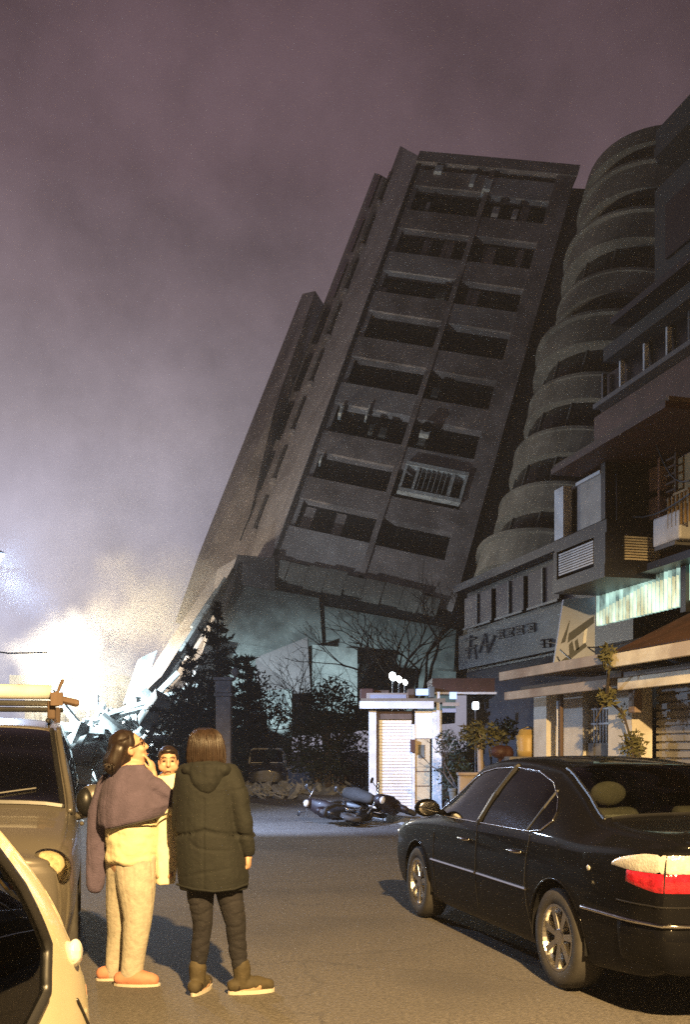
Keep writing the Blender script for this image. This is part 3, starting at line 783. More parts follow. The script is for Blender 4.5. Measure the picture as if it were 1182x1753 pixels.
# ---- the black saloon
def build_saloon():
    rz = math.atan2(D_.y, D_.x)
    st = [(-2.30,.30,.95,1.015,.80,.68,.05),(-2.15,.25,.95,1.045,.845,.69,.055),(-1.85,.22,.935,1.055,.87,.70,.055),(-1.60,.20,.925,1.075,.88,.70,.055),
          (-1.2,.19,.93,1.25,.885,.635,.06),(-.80,.19,.93,1.395,.885,.585,.06),(-.1,.19,.92,1.44,.885,.58,.06),(.45,.19,.91,1.40,.885,.58,.055),
          (.85,.19,.90,1.20,.885,.64,.055),(1.22,.19,.885,.99,.88,.72,.05),(1.7,.20,.83,.91,.87,.72,.07),(2.05,.24,.74,.82,.84,.70,.08),(2.28,.30,.62,.70,.77,.64,.08)]
    cs = CarShape(st, extra=(-1.52,-.86,.52,1.16))
    root = empty('saloon_car', Vector((0.97+.88*N_.x, 7.45+.88*N_.y, 0)), 'black four door saloon parked on the right with red and white tail lamps', 'car', rz=rz)
    bm = cs.bm()
    sidewin = [(-1.13,1.03),(-1.05,.965),(-.9,.945),(1.02,.935),(.90,1.03),(.66,1.19),(.44,1.305),(.2,1.34),(-.15,1.355),(-.55,1.335),(-.85,1.265),(-1.02,1.17),(-1.11,1.09)]
    pk = lambda f: f.material_index == 1 and -1.2 < f.calc_center_median().x < 1.1
    cut_convex(bm, sidewin, pk)
    arches = [circle(-1.30,.315,.365), circle(1.40,.315,.36)]
    for a in arches: cut_convex(bm, a, lambda f, a=a: f.material_index == 0 and abs(f.calc_center_median().x-sum(q[0] for q in a)/len(a)) < .45 and f.calc_center_median().z < .8)
    fr, rr_ = 'w', 'r'
    def cen(f): return f.calc_center_median()
    dele = [f for f in bm.faces if f.material_index == 0 and any(inside(a, cen(f).x, cen(f).z) for a in arches) and abs(cen(f).y) > .5]
    bmesh.ops.delete(bm, geom=dele, context='FACES')
    sw = [f for f in bm.faces if f.material_index == 1 and inside(sidewin, cen(f).x, cen(f).z)]
    swl = extract(bm, sw)
    rw = extract(bm, [f for f in bm.faces if f.material_index == 2 and -1.52 < cen(f).x < -.86 and abs(cen(f).y) < cs.sec(cen(f).x)[4]*.93])
    ww = extract(bm, [f for f in bm.faces if f.material_index == 2 and .52 < cen(f).x < 1.16 and abs(cen(f).y) < cs.sec(cen(f).x)[4]*.93])
    bm_obj(bm, 'body', M['black_paint'], root)
    split_sides(swl, 'side_window', M['car_glass'], root); bm_obj(rw, 'rear_window', M['car_glass'], root); bm_obj(ww, 'windscreen', M['car_glass'], root)
    for sg in (1, -1):
        loop = dense(sidewin+[sidewin[0]], 5)
        strip(cs, loop, sg, .0065, .004).build('window_trim', M['chrome'], root, local=True, smooth=True)
        g = strip(cs, [(-.02,.945),(-.1,1.15),(-.16,1.352)], sg, .035, -.012); g.build('door_pillar', M['blackplastic'], root, local=True)
        strip(cs, [(-.02+.03,.945),(-.1+.03,1.15),(-.16+.03,1.352)], sg, .006, .012).build('pillar_trim', M['chrome'], root, local=True)
        strip(cs, [(-.86,.945),(-.93,1.1),(-.95,1.21)], sg, .014, -.004).build('quarter_bar', M['blackplastic'], root, local=True)
        strip(cs, dense([(-.90,.565),(-.05,.565)], 8), sg, .011, .006).build('side_moulding', M['chrome'], root, local=True)
        strip(cs, dense([(.0,.565),(.98,.56)], 8), sg, .011, .006).build('side_moulding', M['chrome'], root, local=True)
        for (x, nm) in ((-.93,'rear'),(.0,'front'),(1.06,'front')):
            zz = [(x-(0.12 if x > 1 else 0)+(.0 if x > -.5 else .06*math.sin(3*q)), .30+.62*q) for q in (0,.25,.5,.75,1)]
            strip(cs, zz, sg, .004, .0005).build('door_gap', M['blackplastic'], root, local=True)
        for x in (-.72, .22):
            g = MB(); y = cs.side(x,.80); g.tube([(x-.1,sg*(y+.01),.80),(x-.08,sg*(y+.035),.80),(x+.06,sg*(y+.035),.80),(x+.08,sg*(y+.01),.80)], .011, 8)
            g.build('door_handle', M['chrome'], root, local=True, smooth=True)
        g = MB(); y = cs.side(.86,.95); g.ell((.88,sg*(y+.13),1.0),(.07,.11,.075)); g.tube([(.86,sg*y,.96),(.87,sg*(y+.1),.98)],.025,8)
        mi = g.build('wing_mirror', M['black_paint'], root, local=True, smooth=True)
        g = MB(); g.ell((.815,sg*(y+.13),1.0),(.008,.095,.06)); g.build('mirror_glass', M['chrome'], mi, local=True, smooth=True)
        for x in (-1.30, 1.40):
            wheel(root, x, sg*(.885-.125), sg)
            g = MB(); g.rings([[Vector((x+r_*math.cos(a), sg*.83+o_, .315+r_*math.sin(a))) for a in [math.pi*k/20-.12+.24*k/20 for k in range(21)]] for (r_, o_) in ((.36,.02*sg),(.36,-.32*sg),(.05,-.32*sg))], cap=False, closed=False); g.build('arch_liner', M['blackplastic'], root, local=True)
            arc_ = [(x+.367*math.cos(a), .315+.367*math.sin(a)) for a in [R(12+k*156/18) for k in range(19)]]
            strip(cs, arc_, sg, .008, -.002).build('arch_lip', M['black_paint'], root, local=True, smooth=True)
    # tail lamps, chrome, bumper, plate
    def rear(y, z, off=.006):
        """point on the rounded rear end"""
        zb, zl, zt, w, wt, cr = cs.sec(cs.x0); hw = cs.side(cs.x0, z) if z < zl else wt+(cs.side(cs.x0,zl)-wt)*max(0,(zt-z)/(zt-zl))
        k = min(1, abs(y)/hw); ca = k**(1/.6); sa = math.sqrt(max(0, 1-ca*ca))
        return Vector((cs.x0-cs.tail*sa**.75-off, y, z))
    def corner(t, z, off=.008):
        """t: 0 at the side in front of the lamp, 1 at the corner, 2 on the rear centre"""
        if t < 1:
            x = -2.02+(cs.x0+2.02)*t; return Vector((x, cs.side(x, z)+off, z))
        hw = cs.side(cs.x0, z); y = hw*math.cos((t-1)*math.pi/2); p = rear(y, z, off); return Vector((p.x, p.y+off*math.cos((t-1)*1.57), p.z))
    def patch(name, t0, t1, z0f, z1f, m, sg, off=.01, n=14, par=None):
        g = MB(); rows = []
        for i in range(n+1):
            t = t0+(t1-t0)*i/n; a, b = z0f(t), z1f(t); row = []
            for k in range(6):
                z = a+(b-a)*k/5; q = corner(t, z, off*(1 if 0 < k < 5 else .1)*(1 if 0 < i < n else .2)); row.append(Vector((q.x, q.y*sg, q.z)))
            rows.append(row)
        g.rings(rows, cap=False, closed=False); return g.build(name, m, par or root, local=True, smooth=True)
    for sg in (1, -1):
        lampo = patch('tail_lamp', .28, 1.68, lambda t: .735+.05*max(0,1-t), lambda t: .834, M['red_lens'], sg, .007)
        patch('clear_lens', -.22, 1.68, lambda t: .836+.015*max(0,.4-t), lambda t: .862+.072*min(1, max(0, (t+.22)/1.0))**.6, M['clear_lens'], sg, .007, par=lampo)
        patch('lamp_gap', 1.16, 1.185, lambda t: .73, lambda t: .93, M['blackplastic'], sg, .011, 3, par=lampo)
        g = MB(); P = []
        for i in range(26):
            t = -2.2+(1.985+2.2)*i/25
            if t < 0: x = -1.66+(-2.02+1.66)*(t+2.2)/2.2; P.append(Vector((x, sg*(cs.side(x, .565)+.008), .565)))
            else: q = corner(t, .565, .012); P.append(Vector((q.x, sg*q.y, q.z)))
        g.tube(P, .012, 6); g.build('bumper_strip', M['chrome'], root, local=True, smooth=True)
        g = MB(); P = [Vector((q.x, sg*q.y, q.z)) for q in [corner(t, .66, .001) for t in np.linspace(0.0, 1.98, 24)]]
        g.tube(P, .005, 5); g.build('bumper_gap', M['blackplastic'], root, local=True)
        patch('bumper_corner', -.0, 1.98, lambda t: .34, lambda t: .545, M['black_paint'], sg, .018, 20)
        g = MB(); g.ell((-1.72, sg*(cs.side(-1.72,.80)+.002), .80), (.022,.006,.016)); g.build('side_marker', M['clear_lens'], root, local=True, smooth=True)
    g = MB(); P = [rear(y, .925, .012) for y in np.linspace(-.3, .3, 13)]; g.tube(P, .017, 8); g.build('boot_chrome', M['chrome'], root, local=True, smooth=True)
    g = MB(); q = rear(0, .79, .012); g.box(q, (.012, .34, .13)); bevel(g.build('number_plate', M['white_paint'], root, local=True), .008)
    g = MB(); g.tube([(-2.3,.45,.2),(-2.46,.45,.2)], .028, 10, roundcap=False); g.build('exhaust_pipe', M['chrome'], root, local=True, smooth=True)
    g = MB(); P = [(cs.X and -1.545, y, cs.top(-1.545, y)+.004) for y in np.linspace(-.6,.6,13)]; g.tube(P, .012, 6); g.build('rear_window_seal', M['blackplastic'], root, local=True)
    for sg in (1,-1):
        g = MB(); P = []
        for x in np.linspace(-1.53,-.85,12):
            y = sg*cs.sec(x)[4]*.93; P.append((x, y, cs.top(x, y)+.003))
        g.tube(P, .011, 6); g.build('rear_window_seal', M['blackplastic'], root, local=True)
        patch_l = MB(); patch_l.ell((2.17, sg*.64, .69), (.17,.15,.075), Matrix.Rotation(sg*-.5,3,'Z')); patch_l.build('headlamp', M['clear_lens'], root, local=True, smooth=True)
    # cabin
    g = MB(); g.box((-1.34,0,.985), (.42,1.22,.03)); bevel(g.build('parcel_shelf', M['plaster'], root, local=True), .012)
    g = MB(); g.box((-1.40,0,1.05), (.12,1.12,.06)); bevel(g.build('parcel_tray', M['plaster'], root, local=True), .02)
    g = MB(); g.box((0,0,.32), (3.0,1.5,.06)); g.build('cabin_floor', M['dark_cloth'], root, local=True)
    g = MB(); g.box((1.0,0,.80), (.36,1.4,.2)); bevel(g.build('dashboard', M['dark_cloth'], root, local=True), .05)
    for y in (.37,-.37): seat(root, .22, y, M['upholstery']); seat(root, -.72, y, M['upholstery'], .46)
    return root
saloon = build_saloon()

# ---- the bronze van facing the camera
def build_van():
    rz = math.atan2(-D_.y, -D_.x)
    st = [(-2.1,.32,.95,1.45,.78,.62,.08),(-1.9,.28,1.0,1.66,.82,.66,.07),(-.5,.25,1.02,1.74,.84,.68,.06),(.55,.25,1.02,1.67,.84,.665,.06),(.85,.25,1.02,1.48,.84,.70,.06),
          (1.28,.25,1.0,1.14,.84,.76,.06),(1.55,.26,.95,1.07,.83,.76,.07),(1.85,.28,.86,.99,.80,.74,.08),(2.02,.33,.78,.90,.74,.68,.08)]
    cs = CarShape(st, extra=(.62,1.24), nose=.12)
    root = empty('family_van', Vector((-2.87, 7.55, 0)), 'bronze family van facing the camera at the left with a roof rack and dark windscreen', 'van', rz=rz)
    bm = cs.bm()
    def cen(f): return f.calc_center_median()
    sidewin = [(-1.6,1.12),(-1.5,1.05),(.95,1.05),(.82,1.20),(.52,1.5),(.3,1.58),(-1.2,1.60),(-1.5,1.52)]
    cut_convex(bm, sidewin, lambda f: f.material_index == 1 and -1.7 < cen(f).x < 1.1)
    arches = [circle(-1.3,.31,.355), circle(1.35,.31,.355)]
    for a in arches: cut_convex(bm, a, lambda f, a=a: f.material_index == 0 and abs(cen(f).x-sum(q[0] for q in a)/len(a)) < .45 and cen(f).z < .8)
    bmesh.ops.delete(bm, geom=[f for f in bm.faces if f.material_index == 0 and any(inside(a, cen(f).x, cen(f).z) for a in arches) and abs(cen(f).y) > .5], context='FACES')
    sw = extract(bm, [f for f in bm.faces if f.material_index == 1 and inside(sidewin, cen(f).x, cen(f).z)])
    ww = extract(bm, [f for f in bm.faces if f.material_index == 2 and .62 < cen(f).x < 1.24 and abs(cen(f).y) < cs.sec(cen(f).x)[4]*.95])
    bm_obj(bm, 'body', M['gold_paint'], root); split_sides(sw, 'side_window', M['dark_glass'], root); bm_obj(ww, 'windscreen', M['dark_glass'], root)
    for sg in (1,-1):
        g = MB(); P = [(x, sg*cs.sec(x)[4]*.95, cs.top(x, cs.sec(x)[4]*.95)+.004) for x in np.linspace(.60,1.25,14)]
        g.tube(P, .018, 6); g.build('windscreen_seal', M['blackplastic'], root, local=True, smooth=True)
        g = MB(); P = [(x, sg*(cs.sec(x)[4]*1.0+.012), cs.sec(x)[2]-cs.sec(x)[5]*.7) for x in np.linspace(.45,1.3,14)]
        g.tube(P, .022, 6); g.build('windscreen_pillar', M['gold_paint'], root, local=True, smooth=True)
        for x in (-1.3,1.35): wheel(root, x, sg*.72, sg)
        # head lamp: rounded teardrop let into the front corner
        Bl = Matrix.Rotation(sg*R(38), 3, 'Z') @ Matrix.Rotation(R(-18), 3, 'Y')
        g = MB(); g.ell((1.92, sg*.64, .775), (.14,.15,.125), Bl, 22, 14); hl = g.build('headlamp', M['lamp_shell'], root, local=True, smooth=True)
        g = MB(); g.ell((1.925, sg*.64, .775), (.148,.158,.133), Bl, 22, 14); g.build('headlamp_lens', M['lens'], hl, local=True, smooth=True)
        g = MB(); y = cs.side(.98,1.02); g.ell((.98,sg*(y+.11),1.15),(.075,.10,.10)); g.tube([(.95,sg*y,1.03),(.98,sg*(y+.1),1.06)],.03,8)
        mi = g.build('wing_mirror', M['gold_paint'], root, local=True, smooth=True)
        g = MB(); g.ell((1.0,sg*(y+.06),1.13),(.075,.065,.098)); g.build('mirror_base', M['blackplastic'], mi, local=True, smooth=True)
        strip(cs, [(.99,.32),(1.0,.6),(.98,.98)], sg, .005, .0).build('door_gap', M['blackplastic'], root, local=True)
        g = MB(); g.tube([(.42,sg*.60,1.70),(-1.6,sg*.60,1.76)], .02, 8); g.build('roof_rail', M['dark_paint'], root, local=True)
        g = MB(); y = cs.side(.2,.92); g.tube([(.1,sg*(y+.02),.93),(.3,sg*(y+.02),.93)], .018, 8); g.build('door_handle', M['gold_paint'], root, local=True)
    # bonnet edges, wipers, grille, bumper
    g = MB(); P = [(1.27, y, cs.top(1.27, y)+.006) for y in np.linspace(-.72,.72,15)]; g.tube(P, .022, 6); g.build('scuttle', M['blackplastic'], root, local=True)
    for y in (.1,-.45):
        g = MB(); P = [(1.24-.02*k, y+.09*k, cs.top(1.24-.02*k, y+.09*k)+.018) for k in range(6)]; g.tube(P, .007, 5); g.build('wiper', M['blackplastic'], root, local=True)
    g = MB(); g.box((2.13,0,.70), (.05,.9,.13)); bevel(g.build('grille', M['blackplastic'], root, local=True), .02)
    g = MB(); g.box((2.08,0,.42), (.16,1.5,.2)); bevel(g.build('bumper', M['gold_paint'], root, local=True), .06, 3)
    g = MB(); g.box((.9,0,.95), (.4,1.4,.14)); bevel(g.build('dashboard', M['upholstery'], root, local=True), .05)
    for y in (.38,-.38): seat(root, .1, y, M['dark_cloth'], .6)
    g = MB(); g.box((-.2,0,.4), (3.2,1.5,.06)); g.build('cabin_floor', M['dark_cloth'], root, local=True)
    # roof rack: cross bars and a pale pipe
    for x in (.30,-1.0):
        g = MB(); g.tube([(x,-.66,1.83),(x,.66,1.83)], .022, 8); bar = g.build('rack_bar', M['dark_paint'], root, local=True)
        for sg in (1,-1):
            g = MB(); g.box((x,sg*.62,1.78), (.09,.06,.14)); bevel(g.build('rack_foot', M['leaves_dry'] if 0 else M['wood'], bar, local=True), .015)
    for (y, sgn) in ((.66,1),):
        g = MB(); g.box((.36,.66,1.86), (.1,.09,.1)); g.tube([(.36,.66,1.9),(.33,.70,2.0)], .014, 6); g.tube([(.36,.68,1.86),(.40,.80,1.83)], .03, 6)
        bevel(g.build('rack_clamp', M['wood'], root, local=True), .02)
    return root
van = build_van()
g = MB(); pz = [van.matrix_basis @ Vector(p) for p in ((.30,.62,1.915),(.30,-.7,1.915))]
g.tube([pz[0], pz[1]], .055, 14, roundcap=False)
tag(g.build('pale_pipe', M['white_paint'], smooth=True), 'thick white pipe tied across the roof rack of the bronze van', 'pipe')

# ---- the one-box car nearest the camera, only its front quarter in view
def build_near():
    st = [(-1.7,.30,.85,1.35,.72,.60,.08),(-1.2,.24,.93,1.50,.75,.62,.07),(0.3,.22,.96,1.55,.75,.62,.06),(.80,.22,.96,1.47,.75,.63,.06),(1.05,.22,.95,1.32,.75,.655,.06),
          (1.35,.23,.90,1.10,.745,.68,.06),(1.55,.25,.83,.97,.73,.67,.08),(1.68,.29,.72,.82,.69,.62,.10),(1.75,.33,.60,.68,.63,.56,.10)]
    st = [(a, b, c*1.08, d*(1.03 if a < 1 else 1.05 if a < 1.2 else 1.08), e, f, h) for (a, b, c, d, e, f, h) in st]
    cs = CarShape(st, extra=(.95,1.35), nose=.08)
    root = empty('compact_car', Vector((-1.372, 1.0, 0)), 'pale compact car with dark windows cut off at the lower left corner', 'car', rz=R(90))
    bm = cs.bm()
    def cen(f): return f.calc_center_median()
    sidewin = [(x_, z_*1.035) for (x_, z_) in [(-.9,1.0),(-.8,.94),(.6,.90),(1.0,.90),(1.14,.94),(1.17,1.03),(1.06,1.17),(.88,1.315),(.62,1.42),(.2,1.45),(-.7,1.42)]]
    cut_convex(bm, sidewin, lambda f: f.material_index in (0, 1) and -1.0 < cen(f).x < 1.25 and cen(f).z > .8)
    arches = [circle(-1.0,.29,.33), circle(1.15,.29,.33)]
    for a in arches: cut_convex(bm, a, lambda f, a=a: f.material_index == 0 and abs(cen(f).x-sum(q[0] for q in a)/len(a)) < .42 and cen(f).z < .75)
    bmesh.ops.delete(bm, geom=[f for f in bm.faces if f.material_index == 0 and any(inside(a, cen(f).x, cen(f).z) for a in arches) and abs(cen(f).y) > .45], context='FACES')
    sw = extract(bm, [f for f in bm.faces if f.material_index in (0, 1) and inside(sidewin, cen(f).x, cen(f).z) and abs(cen(f).y) > .4])
    ww = extract(bm, [f for f in bm.faces if f.material_index == 2 and .90 < cen(f).x < 1.35 and abs(cen(f).y) < cs.sec(cen(f).x)[4]*.93])
    bm_obj(bm, 'body', M['silver_paint'], root); split_sides(sw, 'side_window', M['dark_glass'], root); bm_obj(ww, 'windscreen', M['dark_glass'], root)
    for sg in (1,-1):
        strip(cs, dense(sidewin+[sidewin[0]], 6), sg, .014, .0).build('window_seal', M['blackplastic'], root, local=True, smooth=True)
        strip(cs, [(.80,1.0),(.86,1.14),(.80,1.31),(.66,1.46)], sg, .012, -.02).build('quarter_bar', M['fascia_old'], root, local=True, smooth=True)
        for x in (-1.0,1.15): wheel(root, x, sg*.64, sg, .29, .17)
        g = MB(); x = 1.42; g.ell((x, sg*(cs.side(x,1.0)+.004), 1.0), (.034,.018,.034)); g.build('side_lamp', M['clear_lens'], root, local=True, smooth=True)
        g = MB(); g.ell((1.70,sg*.5,.62),(.1,.1,.09)); g.build('headlamp', M['clear_lens'], root, local=True, smooth=True)
        strip(cs, [(1.40,.89),(1.52,.80),(1.62,.70)], sg, .006, .0).build('panel_gap', M['blackplastic'], root, local=True, smooth=True)
    g = MB(); g.box((.9,0,.86), (.4,1.2,.12)); bevel(g.build('dashboard', M['dark_cloth'], root, local=True), .04)
    for y in (.32,-.32): seat(root, .2, y, M['dark_cloth'], .5)
    return root
near = build_near()

# ---- small car standing far down the street
def build_far():
    st = [(-1.6,.32,.85,1.3,.66,.55,.08),(-1.3,.28,.9,1.45,.70,.58,.06),(.2,.25,.92,1.5,.70,.57,.06),(.45,.25,.92,1.42,.70,.58,.05),(.85,.25,.88,1.02,.70,.62,.06),(1.3,.28,.78,.9,.68,.60,.07),(1.55,.34,.64,.74,.62,.54,.08)]
    cs = CarShape(st, step=.06, extra=(.42,.84))
    root = empty('hatchback', U(457, 1352, 35)*1.0, 'small dark car facing the camera far down the street between pillar and fence', 'car', rz=R(-86))
    root.location.z = 0
    bm = cs.bm()
    def cen(f): return f.calc_center_median()
    ww = extract(bm, [f for f in bm.faces if f.material_index == 2 and .42 < cen(f).x < .84 and abs(cen(f).y) < cs.sec(cen(f).x)[4]*.93])
    bm_obj(bm, 'body', M['dark_paint'], root); bm_obj(ww, 'windscreen', M['dark_window'], root)
    g = MB(); P = [(.84,.60,cs.top(.84,.6)), (.42,.55,1.40), (.38,.45,1.46), (.38,-.45,1.46), (.42,-.55,1.40), (.84,-.60,cs.top(.84,.6))]
    g.tube(P, .035, 8); g.build('windscreen_glow_rim', M['white_paint'], root, local=True, smooth=True)  # tube painted white for the rim of glow round the windscreen
    for y in (.33,-.33):
        g = MB(); g.box((1.0,y,.99), (.2,.42,.03)); bevel(g.build('reflective_strip', M['white_paint'], root, local=True), .01)  # pale plates for the white reflective strips on the bonnet
        for x in (-1.0,1.0): wheel(root, x, (1 if y > 0 else -1)*.61, 1 if y > 0 else -1, .28, .16)
        g = MB(); g.ell((1.55,y*1.5,.62),(.06,.1,.07)); g.build('headlamp', M['clear_lens'], root, local=True, smooth=True)
    return root
build_far()

# ---- scooters knocked over in a heap
def scooter(loc, rot, lab, paint):
    e = empty('scooter', loc, lab, 'scooter', 'knocked over scooters', rot=rot)
    e.scale = (.88, .88, .88)
    def wl(x):
        g = MB(); lathe_y(g, [(.13,-.045),(.2,-.05),(.235,-.03),(.235,.03),(.2,.05),(.13,.045),(.13,-.045)], (x,0,.235), 24)
        w = g.build('wheel', M['tyre'], e, local=True, smooth=True)
        g = MB(); lathe_y(g, [(.001,-.03),(.13,-.03),(.13,.03),(.001,.03)], (x,0,.235), 20); g.build('rim', M['alloy'], w, local=True)
    wl(-.62); wl(.62)
    g = MB(); g.tube([(-.85,0,.62),(-.55,0,.60),(-.2,0,.52),(-.05,0,.36)], [.10,.17,.17,.12], 12, flat=.75, flatdir=(0,0,1)); g.tube([(-.1,0,.32),(.35,0,.30)], .12, 12, flat=1.5, flatdir=(0,0,1)); fuse(g.build('body', paint, e, local=True), .025)
    g = MB(); g.tube([(.30,0,.30),(.42,0,.55),(.40,0,.88)], [.17,.2,.14], 12, flat=.45, flatdir=(0,1,0)); g.build('leg_shield', paint, e, local=True, smooth=True)
    g = MB(); g.tube([(-.85,0,.74),(-.5,0,.78),(-.1,0,.72)], [.12,.16,.12], 12, flat=.5, flatdir=(0,1,0)); g.build('seat', M['rubber'], e, local=True, smooth=True)
    g = MB(); g.ell((.42,0,.95),(.13,.12,.10)); hd = g.build('headset', paint, e, local=True, smooth=True)
    g = MB(); g.ell((.53,0,.95),(.05,.085,.07)); g.build('headlamp', M['clear_lens'], hd, local=True, smooth=True)
    g = MB(); g.tube([(.30,.36,1.0),(.38,.12,1.0),(.38,-.12,1.0),(.30,-.36,1.0)], .016, 8); g.build('handlebar', M['chrome'], e, local=True, smooth=True)
    for s in (1,-1):
        g = MB(); g.tube([(.33,s*.2,1.0),(.30,s*.30,1.2)], .01, 6); g.ell((.30,s*.32,1.22),(.015,.07,.045)); g.build('mirror', M['blackplastic'], e, local=True, smooth=True)
    g = MB(); g.ell((.62,0,.42),(.22,.09,.12)); g.build('mudguard', paint, e, local=True, smooth=True)
    g = MB(); g.tube([(-.1,-.16,.2),(-.75,-.17,.3)], [.03,.055], 10); g.build('exhaust', M['chrome'], e, local=True, smooth=True)
    return e
paint_m = mat('dark_maroon_paint', (0.012, 0.006, 0.007), 0.55, var=0.3, coat=.15)
scooter(Vector((.16,19.4,.15)), (R(74),R(-4),R(238)), 'maroon scooter lying at the left end of the heap on the road', paint_m)
scooter(Vector((.55,19.1,.14)), (R(-76),0,R(62)), 'black scooter lying on its side in the middle of the heap with a shining headlamp', M['blackplastic'])
scooter(Vector((.95,19.5,.30)), (R(70),R(8),R(-48)), 'dark scooter lying at the right end of the heap below the white shutter', paint_m)
# ------------------------------------------------------------------ shophouses on the right (street coordinates u along, v across)
def U_(px, v): return on_v(px, HZ, v)[0]
def Z_(px, py, v): return on_v(px, py, v)[1]
sh = empty('shophouse', W(12, 8.5, 0), 'near dark shophouse on the right with a jutting upper bay and cream fascia boards', 'building')
uL, uR = U_(1002, 8.0), U_(1400, 8.0)
def part(nm, m, parent, *boxes, bev=0):
    g = MB()
    for b in boxes: g.wbox(*b)
    o = g.build(nm, M[m] if isinstance(m, str) else m, parent)
    if bev: bevel(o, bev)
    return o
# ground floor
u = lambda px, v=7.2: U_(px, v)
part('back_wall', 'grey_wall', sh, (u(1300), u(1062), 7.500, 13, 0, 2.6))
part('white_wall', 'plaster', sh, (u(999), u(966), 7.200, 7.500, 0.13, 2.5))
part('column', 'plaster', sh, (u(956), u(934), 7.0, 7.300, 0.13, 2.5))
part('column', 'plaster', sh, (u(1112), u(1070), 6.95, 7.250, 0.13, 2.55))
part('window_wall', 'pavement', sh, (u(1064), u(999)-.003, 7.250, 7.500, 0.13, Z_(1030,1272,7.250)))
win = part('barred_window', 'dark_window', sh, (u(1064), u(1000), 7.450, 7.490, 1.35, 2.5))
g = MB()
for k in range(12):
    uu = u(1064)+(u(1000)-u(1064))*(k+.5)/12; g.wbox(uu-.011, uu+.011, 7.300, 7.330, Z_(1030,1272,7.250), Z_(1030,1212,7.250))
g.wbox(u(1064), u(1000), 7.290, 7.340, Z_(1030,1240,7.250), Z_(1030,1237,7.250)); g.wbox(u(1064), u(1000), 7.290, 7.340, Z_(1030,1214,7.250), Z_(1030,1211,7.250))
g.build('window_bars', M['white_paint'], win)
pole = MB(); pole.tube([W(u(962,6.8),6.8,.13), W(u(962,6.8),6.8,2.3)], .028, 8, roundcap=False); pole.build('post', M['wood'], sh)
pole = MB(); pole.tube([W(u(957,6.85),6.85,.13), W(u(957,6.85),6.85,2.3)], .03, 8, roundcap=False); pole.build('downpipe', M['white_paint'], sh, smooth=True)
g = MB(); n = 22; z0, z1 = .13, 2.42
for k in range(n):
    a = z0+(z1-z0)*k/n; b = z0+(z1-z0)*(k+1)/n
    for (q0, q1, d0, d1) in ((a, a+(b-a)*.7, 0, .045), (a+(b-a)*.7, b, .0, .008)):
        g.wbox(u(1330), u(1116), 7.320-d1, 7.400, q0, q1-.001)
g.build('roller_shutter', M['shutter_grey'], sh)
part('shutter_box', 'grey_wall', sh, (u(1330), u(1114), 7.1, 7.499, 2.42, 2.75))
part('wall_box', 'fascia_old', sh, (u(1096,6.9), u(1084,6.9), 6.83, 6.945, 1.95, 2.25), bev=.02)
# fascias of the awnings
v = 6.35
def fas(p0, p1, y0t, y0b, m, nm, th=.06, vv=6.35):
    part(nm, m, sh, (U_(p1, vv), U_(p0, vv), vv, vv+th, Z_(p0, y0b, vv), Z_(p0, y0t, vv)), bev=.008)
fas(855, 1036, 1151, 1166, 'fascia_old', 'awning_board')
part('awning_board', 'fascia', sh, (U_(1400,6.3), U_(1038,6.3), 6.3, 6.36, 2.50, 2.665), bev=.008)
part('awning_board', 'fascia_old', sh, (U_(1040,6.55), U_(864,6.55), 6.55, 6.61, 2.27, 2.40), bev=.008)
part('awning_board', 'fascia', sh, (U_(1400,6.55), U_(1058,6.55), 6.55, 6.61, 2.23, 2.385), bev=.008)
part('awning_soffit', 'maroon', sh, (U_(1400,6.4), U_(1042,6.4), 6.62, 7.09, 2.40, 2.46))
part('awning_soffit', 'wood', sh, (U_(1038,6.4), U_(870,6.4), 6.62, 6.94, 2.41, 2.46))
part('awning_roof', 'fascia_old', sh, (U_(1038,6.4), U_(862,6.4), 6.43, 8.2, 2.655, 2.70))
# rusty corrugated canopy above
g = MB(); n = 60; ua, ub = U_(1400,6.4), U_(1046,6.4); rows = []
for k in range(n*2+1):
    uu = ua+(ub-ua)*k/(n*2); h = .025 if k % 2 else 0
    rows.append([W(uu, 6.42, 2.69+h), W(uu, 7.95, 3.42+h), W(uu, 7.95, 3.40+h), W(uu, 6.42, 2.672+h)])
g.rings(rows); g.build('corrugated_canopy', M['rust_sheet'], sh)
g = MB(); g.prism([W(ub,6.42,2.70),W(ub,7.95,2.70),W(ub,7.95,3.42)], D_*.03); g.build('canopy_end', M['blackplastic'], sh)
# lit corrugated sheet above the canopy
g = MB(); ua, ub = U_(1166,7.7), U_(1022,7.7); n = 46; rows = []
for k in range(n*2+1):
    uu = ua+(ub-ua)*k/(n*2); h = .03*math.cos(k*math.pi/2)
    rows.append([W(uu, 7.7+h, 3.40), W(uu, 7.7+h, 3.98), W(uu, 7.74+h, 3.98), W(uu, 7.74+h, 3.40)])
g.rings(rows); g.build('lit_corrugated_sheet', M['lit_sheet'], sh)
part('sheet_post', 'blackplastic', sh, (U_(1176,7.65), U_(1167,7.65), 7.64, 7.8, 3.3, 4.0))
part('lit_window', emis('lit_green_window', (.45,1,.8), .9), sh, (U_(1215,7.7), U_(1177,7.7), 7.7, 7.74, 3.45, 3.95))
